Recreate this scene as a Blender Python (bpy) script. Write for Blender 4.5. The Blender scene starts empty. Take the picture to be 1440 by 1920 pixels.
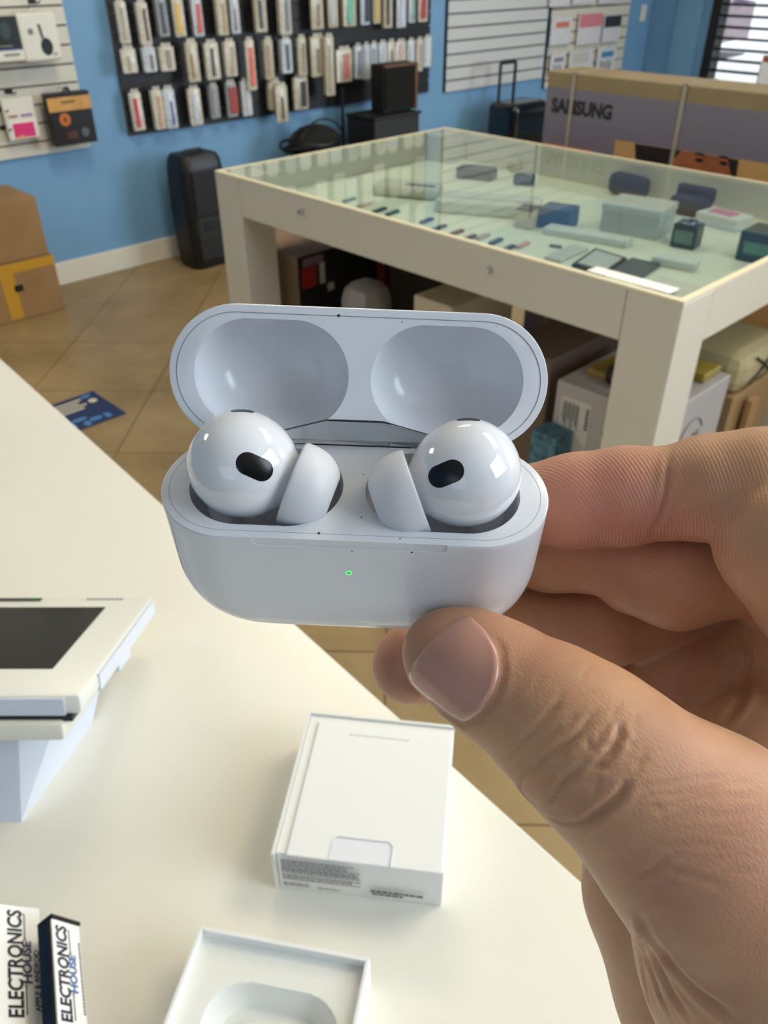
import bpy, bmesh, math, random
import numpy as np
from mathutils import Vector, Matrix
from mathutils.bvhtree import BVHTree

random.seed(7)
SC = bpy.context.scene
COL = SC.collection

# ------------------------------------------------------------------ camera
CAM_H = 1.4
FPX = 1500.0
def cam_axes(pitch, roll, yaw):
    cp, sp = math.cos(pitch), math.sin(pitch); cr, sr = math.cos(roll), math.sin(roll)
    cy, sy = math.cos(yaw), math.sin(yaw)
    fw = np.array([0, cp, -sp]); rt = np.array([1, 0, 0.]); dn = np.array([0, -sp, -cp])
    return np.array([cr*rt+sr*dn, -sr*rt+cr*dn, fw]) @ np.array([[cy, -sy, 0], [sy, cy, 0], [0, 0, 1]])
CM = cam_axes(math.radians(35.0), math.radians(0.2), math.radians(-46.2))   # rows: right, down, forward
CO = np.array([0, 0, CAM_H])
cam = bpy.data.cameras.new('camera')
cam.sensor_fit = 'VERTICAL'; cam.sensor_height = 36.0; cam.lens = FPX/1920*36.0
cam.clip_start = 0.01; cam.clip_end = 100
cam.dof.use_dof = True; cam.dof.focus_distance = 0.124; cam.dof.aperture_fstop = 48
cam_ob = bpy.data.objects.new('camera', cam); COL.objects.link(cam_ob)
mw = Matrix.Identity(4)
for r in range(3):
    mw[r][0] = CM[0][r]; mw[r][1] = -CM[1][r]; mw[r][2] = -CM[2][r]; mw[r][3] = CO[r]
cam_ob.matrix_world = mw
SC.camera = cam_ob

# ------------------------------------------------------------------ light and exposure
SC.view_settings.view_transform = 'Standard'; SC.view_settings.look = 'None'
SC.view_settings.gamma = 1.0; SC.view_settings.use_curve_mapping = False
SC.view_settings.exposure = 0.0
world = bpy.data.worlds.new('world'); SC.world = world; world.use_nodes = True
wn = world.node_tree; bgn = wn.nodes['Background']
bgn.inputs[0].default_value = (0.80, 0.90, 1.0, 1); bgn.inputs[1].default_value = 0.10
def area(name, loc, target, sx, sy, power, color):
    l = bpy.data.lights.new(name, 'AREA'); l.shape = 'RECTANGLE'; l.size = sx; l.size_y = sy
    l.energy = power; l.color = color
    o = bpy.data.objects.new(name, l); COL.objects.link(o); o.location = loc
    d = Vector(target)-Vector(loc); o.rotation_euler = d.to_track_quat('-Z', 'Y').to_euler()
    return o
# daylight through the shop front on the right, added cool fills, and the warm ceiling panels
area('daylight_and_fill', (2.3, 6.4, 1.7), (0, 0.2, 1.15), 3.0, 2.0, 190, (0.74, 0.87, 1.0))
area('daylight_and_fill', (1.7, 1.05, 2.15), (0.0, 0.1, 1.3), 1.3, 1.1, 35, (0.76, 0.88, 1.0))  # added side fill near the counter to brighten the case, no window here
area('daylight_and_fill', (1.0, -3.0, 1.9), (-0.3, 0.5, 1.1), 2.4, 1.4, 10, (0.86, 0.94, 1.0))  # added front fill from behind the camera, for the camera-facing sides
PANELS = [(-2.1, 1.7, 21), (-2.1, 4.6, 18), (0.2, 1.7, 18.5), (-3.1, -0.9, 14), (0.6, 4.6, 14)]
for (x, y, w_) in PANELS:
    area('ceiling_panel_light', (x, y, 2.76), (x, y, 0), 1.15, 0.55, w_, (1.0, 0.90, 0.70))

# ------------------------------------------------------------------ helpers
def ray(x, y): return CM.T @ np.array([(x-720)/FPX, (y-960)/FPX, 1.])
def on(k, x, y, v):
    d = ray(x, y); t = (v-CO[k])/d[k]; return Vector(CO+t*d)
def on_plane(x, y, p, n):
    d = Vector(ray(x, y)); o = Vector(CO); return o + d*((Vector(p)-o).dot(n)/d.dot(n))
def lin(c):
    return tuple(((v/255)/12.92 if v/255 <= 0.04045 else ((v/255+0.055)/1.055)**2.4) for v in c)
MATS = {}
def mat(name, rgb, rough=0.5, metal=0.0, spec=0.5, noise=0.0, nscale=20, bump=0.0, bscale=200, coat=0.0, sss=0.0, alpha=1.0, trans=0.0, emit=None, estr=0.0):
    if name in MATS: return MATS[name]
    m = bpy.data.materials.new(name); m.use_nodes = True; nt = m.node_tree
    b = nt.nodes['Principled BSDF']; c = (*lin(rgb), 1)
    b.inputs['Base Color'].default_value = c; b.inputs['Roughness'].default_value = rough
    b.inputs['Metallic'].default_value = metal; b.inputs['Specular IOR Level'].default_value = spec
    b.inputs['Coat Weight'].default_value = coat; b.inputs['Coat Roughness'].default_value = 0.04
    b.inputs['Alpha'].default_value = alpha; b.inputs['Transmission Weight'].default_value = trans
    if sss > 0:
        b.inputs['Subsurface Weight'].default_value = sss; b.inputs['Subsurface Radius'].default_value = (1, .6, .4)
        b.inputs['Subsurface Scale'].default_value = 0.002
    if emit:
        b.inputs['Emission Color'].default_value = (*lin(emit), 1); b.inputs['Emission Strength'].default_value = estr
    tc = nt.nodes.new('ShaderNodeTexCoord')
    if noise > 0:
        n = nt.nodes.new('ShaderNodeTexNoise'); n.inputs['Scale'].default_value = nscale; n.inputs['Detail'].default_value = 4
        nt.links.new(tc.outputs['Object'], n.inputs['Vector'])
        mx = nt.nodes.new('ShaderNodeMix'); mx.data_type = 'RGBA'
        mr = nt.nodes.new('ShaderNodeMapRange'); mr.inputs[1].default_value = .35; mr.inputs[2].default_value = .65
        nt.links.new(n.outputs['Fac'], mr.inputs[0]); nt.links.new(mr.outputs[0], mx.inputs[0])
        mx.inputs[6].default_value = (*[v*(1-noise) for v in c[:3]], 1); mx.inputs[7].default_value = (*[min(1, v*(1+noise)) for v in c[:3]], 1)
        nt.links.new(mx.outputs[2], b.inputs['Base Color'])
    if bump > 0:
        n = nt.nodes.new('ShaderNodeTexNoise'); n.inputs['Scale'].default_value = bscale; n.inputs['Detail'].default_value = 3
        nt.links.new(tc.outputs['Object'], n.inputs['Vector'])
        bp = nt.nodes.new('ShaderNodeBump'); bp.inputs['Strength'].default_value = bump; bp.inputs['Distance'].default_value = 0.001
        nt.links.new(n.outputs['Fac'], bp.inputs['Height']); nt.links.new(bp.outputs[0], b.inputs['Normal'])
    MATS[name] = m; return m
def tag(o, label=None, cat=None, group=None, kind=None):
    if label: o['label'] = label
    if cat: o['category'] = cat
    if group: o['group'] = group
    if kind: o['kind'] = kind
    return o
def empty(name, mw=None, loc=None, rz=0.0):
    o = bpy.data.objects.new(name, None); COL.objects.link(o); o.empty_display_size = 0.05
    if mw is not None: o.matrix_world = mw
    if loc is not None: o.location = loc; o.rotation_euler = (0, 0, rz)
    return o
def obj(name, bm, m, parent=None, smooth=None, mw=None):
    me = bpy.data.meshes.new(name)
    if isinstance(bm, bmesh.types.BMesh):
        bmesh.ops.recalc_face_normals(bm, faces=bm.faces); bm.to_mesh(me); bm.free()
    else: me = bm; me.name = name
    if m is not None:
        if not me.materials: me.materials.append(m)
    if smooth is not None:
        for p in me.polygons: p.use_smooth = True
        me.set_sharp_from_angle(angle=math.radians(smooth))
    o = bpy.data.objects.new(name, me); COL.objects.link(o)
    if parent: o.parent = parent
    if mw is not None: o.matrix_local = mw
    return o
def bx(lo, hi, bevel=0.0, seg=2, bm=None, mw=None):
    b = bmesh.new()
    vs = [b.verts.new((x, y, z)) for x in (lo[0], hi[0]) for y in (lo[1], hi[1]) for z in (lo[2], hi[2])]
    for f in ((0, 1, 3, 2), (4, 6, 7, 5), (0, 4, 5, 1), (2, 3, 7, 6), (0, 2, 6, 4), (1, 5, 7, 3)):
        b.faces.new([vs[i] for i in f])
    bmesh.ops.recalc_face_normals(b, faces=b.faces)
    if bevel > 0: bmesh.ops.bevel(b, geom=list(b.edges), offset=bevel, segments=seg, profile=.5, affect='EDGES')
    if mw is not None: bmesh.ops.transform(b, matrix=mw, verts=b.verts)
    if bm is None: return b
    me = bpy.data.meshes.new('t'); b.to_mesh(me); b.free(); bm.from_mesh(me); bpy.data.meshes.remove(me)
    return bm
def cyl(p0, p1, r, seg=16, bm=None, r2=None):
    b = bm or bmesh.new(); p0, p1 = Vector(p0), Vector(p1); d = p1-p0
    q = d.to_track_quat('Z', 'Y').to_matrix().to_4x4(); q.translation = (p0+p1)/2
    bmesh.ops.create_cone(b, cap_ends=True, segments=seg, radius1=r, radius2=r if r2 is None else r2, depth=d.length, matrix=q)
    return b
def tube(pts, r, seg=8, bm=None):
    b = bm or bmesh.new()
    pts = [Vector(p) for p in pts]; rings = []
    for i, p in enumerate(pts):
        t = (pts[min(i+1, len(pts)-1)]-pts[max(i-1, 0)]).normalized()
        q = t.to_track_quat('Z', 'Y')
        rings.append([b.verts.new(p+q @ Vector((r*math.cos(a), r*math.sin(a), 0))) for a in [2*math.pi*k/seg for k in range(seg)]])
    for A, B in zip(rings, rings[1:]):
        for k in range(seg): b.faces.new((A[k], A[(k+1) % seg], B[(k+1) % seg], B[k]))
    b.faces.new(rings[0][::-1]); b.faces.new(rings[-1])
    return b
def prism(pts, z0, z1, bm=None):
    b = bm or bmesh.new()
    A = [b.verts.new((p[0], p[1], z0)) for p in pts]; B = [b.verts.new((p[0], p[1], z1)) for p in pts]
    n = len(pts)
    b.faces.new(A[::-1]); b.faces.new(B)
    for i in range(n): b.faces.new((A[i], A[(i+1) % n], B[(i+1) % n], B[i]))
    return b
def rrect(w, h, r, n=6):
    out = []
    for cx, cy, a0 in ((w/2-r, h/2-r, 0), (-w/2+r, h/2-r, 90), (-w/2+r, -h/2+r, 180), (w/2-r, -h/2+r, 270)):
        for k in range(n+1):
            a = math.radians(a0+90*k/n); out.append((cx+r*math.cos(a), cy+r*math.sin(a)))
    return out
def frame_mw(o, x, y):      # matrix with given x and y axes
    x = Vector(x).normalized(); z = x.cross(Vector(y)).normalized(); y = z.cross(x)
    m = Matrix.Identity(4)
    for r in range(3): m[r][0] = x[r]; m[r][1] = y[r]; m[r][2] = z[r]; m[r][3] = o[r]
    return m
def text_mesh(s, size, depth=0.0003, xs=1.0, bold=0.0, align='LEFT', res=3):
    cu = bpy.data.curves.new('txt', 'FONT'); cu.body = s; cu.size = size; cu.extrude = depth; cu.offset = bold
    cu.resolution_u = res; cu.align_x = align
    to = bpy.data.objects.new('txt', cu); COL.objects.link(to)
    dg = bpy.context.evaluated_depsgraph_get(); me = bpy.data.meshes.new_from_object(to.evaluated_get(dg))
    COL.objects.unlink(to); bpy.data.objects.remove(to); bpy.data.curves.remove(cu)
    if xs != 1.0: me.transform(Matrix.Diagonal((xs, 1, 1, 1)))
    me.materials.clear()
    return me
def text(name, s, size, m, parent, mw, xs=1.0, bold=0.0, align='LEFT', depth=0.0003, res=3):
    return obj(name, text_mesh(s, size, depth, xs, bold, align, res), m, parent, mw=mw)
def boolean(o, cutter, op='DIFFERENCE'):
    md = o.modifiers.new('b', 'BOOLEAN'); md.operation = op; md.object = cutter; md.solver = 'EXACT'
    bpy.context.view_layer.update()
    dg = bpy.context.evaluated_depsgraph_get(); me = bpy.data.meshes.new_from_object(o.evaluated_get(dg))
    o.modifiers.clear(); old = o.data; o.data = me; me.name = old.name; bpy.data.meshes.remove(old)
    bpy.data.objects.remove(cutter)
def copy_tree(o, parent=None):
    c = o.copy(); COL.objects.link(c)
    if parent: c.parent = parent
    for ch in list(o.children): copy_tree(ch, c)
    return c
def surface_nets(F, org, h):
    """iso-surface F=0 (negative inside) of a regular grid"""
    S = F < 0
    nx, ny, nz = F.shape
    cx, cy, cz = nx-1, ny-1, nz-1
    acc = np.zeros((cx, cy, cz, 3), np.float32); cnt = np.zeros((cx, cy, cz), np.float32)
    corners = [(i, j, k) for i in (0, 1) for j in (0, 1) for k in (0, 1)]
    def sub(A, c): return A[c[0]:c[0]+cx, c[1]:c[1]+cy, c[2]:c[2]+cz]
    s0 = sub(S, (0, 0, 0)); mixed = np.zeros_like(s0)
    for c in corners[1:]: mixed |= sub(S, c) != s0
    idx = np.argwhere(mixed)
    V = np.zeros((len(idx), 3)); N = np.zeros(len(idx))
    for a in corners:
        for ax in range(3):
            if a[ax] == 0:
                b = list(a); b[ax] = 1
                fa = F[idx[:, 0]+a[0], idx[:, 1]+a[1], idx[:, 2]+a[2]]; fb = F[idx[:, 0]+b[0], idx[:, 1]+b[1], idx[:, 2]+b[2]]
                m = (fa < 0) != (fb < 0)
                t = np.where(m, fa/np.where(m, fa-fb, 1), 0)
                p = np.array(a, float)[None, :].repeat(len(idx), 0); p[:, ax] += t
                V += p*m[:, None]; N += m
    V = (V/N[:, None]+idx)*h+np.array(org)
    vid = -np.ones((cx, cy, cz), np.int64); vid[mixed] = np.arange(len(idx))
    faces = []
    for ax in range(3):
        o1, o2 = [(1, 2), (2, 0), (0, 1)][ax]
        sl0 = [slice(None)]*3; sl1 = [slice(None)]*3; sl0[ax] = slice(0, -1); sl1[ax] = slice(1, None)
        ch = S[tuple(sl0)] != S[tuple(sl1)]
        e = np.argwhere(ch)
        ok = (e[:, o1] > 0) & (e[:, o2] > 0) & (e[:, o1] < F.shape[o1]-1) & (e[:, o2] < F.shape[o2]-1)
        e = e[ok]
        def v(d1, d2):
            q = e.copy(); q[:, o1] -= d1; q[:, o2] -= d2; return vid[q[:, 0], q[:, 1], q[:, 2]]
        quad = np.stack([v(0, 0), v(1, 0), v(1, 1), v(0, 1)], 1)
        flip = S[tuple(e.T)]
        quad[~flip] = quad[~flip][:, ::-1]
        faces.append(quad)
    return V, np.concatenate(faces)
def np_mesh(name, V, Q):
    me = bpy.data.meshes.new(name)
    me.vertices.add(len(V)); me.vertices.foreach_set('co', np.asarray(V, np.float32).ravel())
    me.loops.add(len(Q)*4); me.loops.foreach_set('vertex_index', Q.astype(np.int32).ravel())
    me.polygons.add(len(Q)); me.polygons.foreach_set('loop_start', np.arange(0, len(Q)*4, 4, dtype=np.int32))
    me.update(calc_edges=True); me.validate()
    return me
def smin(a, b, k):
    hh = np.clip(0.5+0.5*(b-a)/k, 0, 1); return b*(1-hh)+a*hh-k*hh*(1-hh)
def round_cone(P, a, b, ra, rb):
    a = np.array(a, float); b = np.array(b, float); ba = b-a; L2 = (ba@ba) or 1e-9
    pa = P-a; t = np.clip((pa@ba)/L2, 0, 1)
    return np.sqrt(((pa-t[..., None]*ba)**2).sum(-1))-(ra+(rb-ra)*t)
# ------------------------------------------------------------------ the room
WX = -4.075; FY = 7.0; CEIL = 2.8
def tile_mat():
    m = bpy.data.materials.new('floor_tile'); m.use_nodes = True; nt = m.node_tree; b = nt.nodes['Principled BSDF']
    tc = nt.nodes.new('ShaderNodeTexCoord'); mp = nt.nodes.new('ShaderNodeMapping'); nt.links.new(tc.outputs['Object'], mp.inputs[0])
    # 45 degree grid: u=(x+y)/sqrt2, v=(y-x)/sqrt2
    mp.inputs['Rotation'].default_value = (0, 0, math.radians(-45))
    br = nt.nodes.new('ShaderNodeTexBrick'); br.offset = 0.0; br.inputs['Scale'].default_value = 1.0
    br.inputs['Brick Width'].default_value = 0.468; br.inputs['Row Height'].default_value = 0.468
    br.inputs['Mortar Size'].default_value = 0.003; br.inputs['Mortar Smooth'].default_value = 0.1
    br.inputs['Color1'].default_value = (*lin((150, 129, 92)), 1); br.inputs['Color2'].default_value = (*lin((160, 139, 101)), 1)
    br.inputs['Mortar'].default_value = (*lin((112, 90, 58)), 1)
    mp.inputs['Location'].default_value = (1.43*1, 0.0, 0)
    nt.links.new(mp.outputs[0], br.inputs['Vector'])
    n = nt.nodes.new('ShaderNodeTexNoise'); n.inputs['Scale'].default_value = 3.5; n.inputs['Detail'].default_value = 6; n.inputs['Roughness'].default_value = .6
    nt.links.new(tc.outputs['Object'], n.inputs['Vector'])
    cr = nt.nodes.new('ShaderNodeValToRGB'); cr.color_ramp.elements[0].position = .3; cr.color_ramp.elements[1].position = .7
    cr.color_ramp.elements[0].color = (.72, .68, .60, 1); cr.color_ramp.elements[1].color = (1.12, 1.1, 1.12, 1)
    nt.links.new(n.outputs['Fac'], cr.inputs[0])
    mx = nt.nodes.new('ShaderNodeMix'); mx.data_type = 'RGBA'; mx.blend_type = 'MULTIPLY'; mx.inputs[0].default_value = 1
    nt.links.new(br.outputs['Color'], mx.inputs[6]); nt.links.new(cr.outputs[0], mx.inputs[7]); nt.links.new(mx.outputs[2], b.inputs['Base Color'])
    b.inputs['Roughness'].default_value = .38; b.inputs['Specular IOR Level'].default_value = .35
    return m
M_TILE = tile_mat()
M_BLUE = mat('blue_wall_paint', (116, 163, 204), .55, noise=.05, nscale=2.5, bump=.1, bscale=90)
M_WHITE = mat('white_paint', (226, 222, 210), .45)
M_CEIL = mat('ceiling_white', (225, 225, 220), .8)
tag(obj('floor', bx((-4.3, -3.2, -.1), (4.2, 7.3, 0)), M_TILE), kind='structure')
tag(obj('wall_left', bx((WX-.15, -3.2, 0), (WX, FY+.15, CEIL)), M_BLUE), kind='structure')
WINX0, WINX1, WZ0, WZ1 = -3.54, -1.2, 0.30, 2.25
w = bx((WX, FY, 0), (WINX0, FY+.15, CEIL)); bx((WINX1, FY, 0), (4.2, FY+.15, CEIL), bm=w)
bx((WINX0, FY, 0), (WINX1, FY+.15, WZ0), bm=w); bx((WINX0, FY, WZ1), (WINX1, FY+.15, CEIL), bm=w)
tag(obj('wall_far', w, M_BLUE), kind='structure')
tag(obj('trim_1', bx((-3.83, FY-.045, 0), (-3.62, FY, CEIL)), M_BLUE), kind='structure')
tag(obj('wall_back', bx((-4.3, -3.3, 0), (4.2, -3.2, CEIL)), M_BLUE), kind='structure')
tag(obj('ceiling', bx((-4.3, -3.2, CEIL), (4.2, 7.3, CEIL+.1)), M_CEIL), kind='structure')
b = bx((WX, -3.2, 0), (WX+.016, 6.99, .112), .004)
tag(obj('baseboard_left', b, M_WHITE), kind='structure')
tag(obj('baseboard_far', bx((WX+.02, FY-.062, 0), (WINX0-.06, FY-.046, .112), .004), M_WHITE), kind='structure')
# ceiling light panels (housings around the lamps)
M_DIFF = mat('light_diffuser', (255, 250, 235), .5, emit=(255, 238, 205), estr=4.0)
M_FRAMEW = mat('white_metal_frame', (230, 230, 228), .4)
for i, (x, y, w_) in enumerate(PANELS):
    t = empty('ceiling_light', loc=(x, y, 2.8))
    tag(t, 'rectangular fluorescent ceiling panel above the shop floor', 'ceiling light', 'ceiling light panels')
    fr = bx((-.61, -.31, -.025), (.61, -.285, 0)); bx((-.61, .285, -.025), (.61, .31, 0), bm=fr)
    bx((-.61, -.285, -.025), (-.585, .285, 0), bm=fr); bx((.585, -.285, -.025), (.61, .285, 0), bm=fr)
    obj('frame', fr, M_FRAMEW, t); obj('diffuser', bx((-.585, -.285, -.012), (.585, .285, -.002)), M_DIFF, t)
# window with dark frame and horizontal slats
M_BLACKM = mat('black_frame', (14, 14, 16), .4)
M_GLASS = bpy.data.materials.new('clear_glass'); M_GLASS.use_nodes = True
nt = M_GLASS.node_tree; nt.nodes.clear(); out = nt.nodes.new('ShaderNodeOutputMaterial')
tr = nt.nodes.new('ShaderNodeBsdfTransparent'); tr.inputs[0].default_value = (.90, .955, .965, 1)
gl = nt.nodes.new('ShaderNodeBsdfGlossy'); gl.inputs['Roughness'].default_value = .01
fr = nt.nodes.new('ShaderNodeFresnel'); fr.inputs[0].default_value = 2.0
geo = nt.nodes.new('ShaderNodeNewGeometry'); inv = nt.nodes.new('ShaderNodeMath'); inv.operation = 'SUBTRACT'; inv.inputs[0].default_value = 1.0; nt.links.new(geo.outputs['Backfacing'], inv.inputs[1])
mu = nt.nodes.new('ShaderNodeMath'); mu.operation = 'MULTIPLY'; nt.links.new(fr.outputs[0], mu.inputs[0]); nt.links.new(inv.outputs[0], mu.inputs[1])
ms = nt.nodes.new('ShaderNodeMixShader'); nt.links.new(mu.outputs[0], ms.inputs[0]); nt.links.new(tr.outputs[0], ms.inputs[1]); nt.links.new(gl.outputs[0], ms.inputs[2]); nt.links.new(ms.outputs[0], out.inputs[0])
wroot = empty('window_1', loc=(WINX0, FY, WZ0)); tag(wroot, kind='structure')
WW, WH = WINX1-WINX0, WZ1-WZ0
f = bx((0, -.03, 0), (.075, .10, WH)); bx((WW-.075, -.03, 0), (WW, .10, WH), bm=f); bx((.075, -.03, 0), (WW-.075, .10, .06), bm=f); bx((.075, -.03, WH-.06), (WW-.075, .10, WH), bm=f)
obj('window_frame', f, M_BLACKM, wroot)
obj('glass', bx((.075, .05, .06), (WW-.075, .056, WH-.06)), M_GLASS, wroot)
f = bmesh.new()
for k in range(int((WH-.12)/.075)):
    z = .085+k*.075
    bx((-.0, -.022, -.0055), (WW-.16, .022, .0055), bm=f, mw=Matrix.Translation((.08, .005, z)) @ Matrix.Rotation(math.radians(8), 4, 'X'))
obj('blind', f, M_BLACKM, wroot)
# outdoors seen through the window: pale paving, a pale building and a parked red-white vehicle shape
M_PAVE = mat('sunlit_paving', (235, 235, 240), .8, emit=(225, 235, 255), estr=.0)
tag(obj('pavement', bx((-12, 7.3, -.12), (6, 22, -.02)), M_PAVE), 'pale sunlit pavement outside the shop window', 'pavement')
M_SUNW = mat('pale_facade', (240, 238, 245), .8)
t = empty('building', loc=(-9, 18, -.02)); tag(t, 'pale building across the street seen through the window blind', 'building')
obj('wall', bx((-6, 0, 0), (9, 2, 4)), M_SUNW, t)
for k in range(5): obj('window', bx((-5+k*2.7, -.04, .9), (-3.4+k*2.7, .02, 2.3)), mat('dark_shop_glass', (70, 80, 110), .2), t)
t = empty('car', loc=(-8.6, 13.8, -.02), rz=.1); tag(t, 'dark red parked car outside beyond the window blind', 'car')
cb = prism([(-1.9, .25), (1.9, .25), (1.9, .75), (1.2, .85), (.7, 1.3), (-.8, 1.32), (-1.4, .9), (-1.9, .8)], -.8, .8)
bmesh.ops.rotate(cb, cent=(0, 0, 0), matrix=Matrix.Rotation(math.pi/2, 3, 'X'), verts=cb.verts)
obj('car_body', cb, mat('dark_red_paint', (120, 84, 104), .25, coat=.5), t)
for sx in (-1.2, 1.2):
    for sy in (-.78, .78): obj('wheel', cyl((sx, sy-.1, .32), (sx, sy+.1, .32), .32, 24), mat('tyre', (25, 25, 25), .8), t)
sun = bpy.data.lights.new('sun', 'SUN'); sun.energy = 6.0; sun.angle = .01; sun.color = (1, .97, .92)
so = bpy.data.objects.new('sun', sun); COL.objects.link(so); so.rotation_euler = (math.radians(32), 0, math.radians(25)); so.location = (0, 10, 6)
# light switch by the corner
t = empty('light_switch', loc=(WX, 6.86, .985)); tag(t, 'small white light switch on the blue wall by the corner', 'light switch')
obj('plate', bx((0, -.037, -.058), (.006, .037, .058), .002), M_WHITE, t); obj('toggle', bx((.006, -.008, -.02), (.012, .008, .02), .002), M_WHITE, t)
M_NAVY = mat('navy_sticker', (22, 42, 92), .4)
M_LB = mat('sticker_light_blue', (70, 130, 190), .4); M_CREAM = mat('sticker_cream', (210, 205, 180), .4)
t = empty('floor_sign', loc=(-2.695, .97, 0)); tag(t, 'navy blue floor sticker with light lettering and figures on the tiles', 'floor sign')
obj('sheet', bx((-.13, -.17, 0), (.13, .17, .0015)), M_NAVY, t)
f = bmesh.new()
def blob(bm, x, y, rx, ry, z0=.0015, z1=.0019, n=20, a=0):
    prism([(x+rx*math.cos(k*2*math.pi/n)*math.cos(a)-ry*math.sin(k*2*math.pi/n)*math.sin(a), y+rx*math.cos(k*2*math.pi/n)*math.sin(a)+ry*math.sin(k*2*math.pi/n)*math.cos(a)) for k in range(n)], z0, z1, bm)
for (x, y, rx, ry) in ((.09, .115, .022, .012), (.085, .07, .014, .026), (.10, .03, .02, .012), (.055, .02, .012, .03), (.085, -.02, .022, .014), (.06, -.07, .014, .024), (.10, -.09, .02, .012)): blob(f, x, y, rx, ry)
obj('figures', f, M_LB, t)
f = bmesh.new(); blob(f, -.055, .13, .018, .016); obj('symbol', f, M_CREAM, t)
f = bmesh.new(); blob(f, -.105, .125, .012, .02); obj('symbol', f, M_LB, t)
f = bmesh.new()
for k in range(4): bx((-.10+k*.024, -.13, .0015), (-.088+k*.024, .10-.02*(k % 2), .0019), bm=f)
obj('lettering', f, M_CREAM, t)
# ------------------------------------------------------------------ slatwall boards on the blue wall
M_SLATB = mat('black_slatwall', (20, 21, 27), .5, noise=.1)
M_SLATE = mat('slatwall_groove_edge', (78, 62, 46), .6)
M_SLATW = mat('white_slatwall', (214, 210, 198), .5)
M_SLATG = mat('dark_groove', (60, 50, 48), .7)
M_CHROME = mat('chrome', (200, 200, 205), .2, metal=1.0)
def slatboard(name, label, y0, y1, z0, z1, m, mg, edge, goff, groove=.009, rootm=None):
    t = empty(name, loc=(WX, (y0+y1)/2, z0)); tag(t, label, 'slatwall board')
    hw = (y1-y0)/2; H = z1-z0
    obj('backing', bx((0, -hw, 0), (.008, hw, H)), mg, t)
    f = bmesh.new(); z = 0; cuts = []
    k = goff
    while k < H: cuts.append(k); k += .0762
    prev = 0
    for c in cuts+[H+groove/2]:
        if c-groove/2-prev > .002: bx((.008, -hw, prev), (.019, hw, c-groove/2), bm=f)
        prev = c+groove/2
    obj('slats', f, m, t)
    obj('edge_strip', bx((0, -hw-.006, 0), (.02, -hw, H)), edge, t)
    return t
slatboard('slatwall_board', 'black slatwall board on the blue wall, full of hanging phone case packages', 2.13, 4.31, .643, 2.2, M_SLATB, M_SLATE, M_SLATE, .07)
slatboard('slatwall_board', 'white slatwall board at left edge, with boxed gadgets on hooks', .55, 1.905, .62, 2.2, M_SLATW, M_SLATG, M_SLATW, .055, .008)
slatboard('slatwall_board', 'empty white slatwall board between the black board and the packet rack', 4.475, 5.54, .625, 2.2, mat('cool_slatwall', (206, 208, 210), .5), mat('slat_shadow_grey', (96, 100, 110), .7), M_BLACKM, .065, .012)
slatboard('slatwall_board', 'white slatwall board nearest the corner, covered with pink and white packets', 5.58, 6.62, .55, 2.2, M_SLATW, M_SLATG, M_BLACKM, .05)
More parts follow.
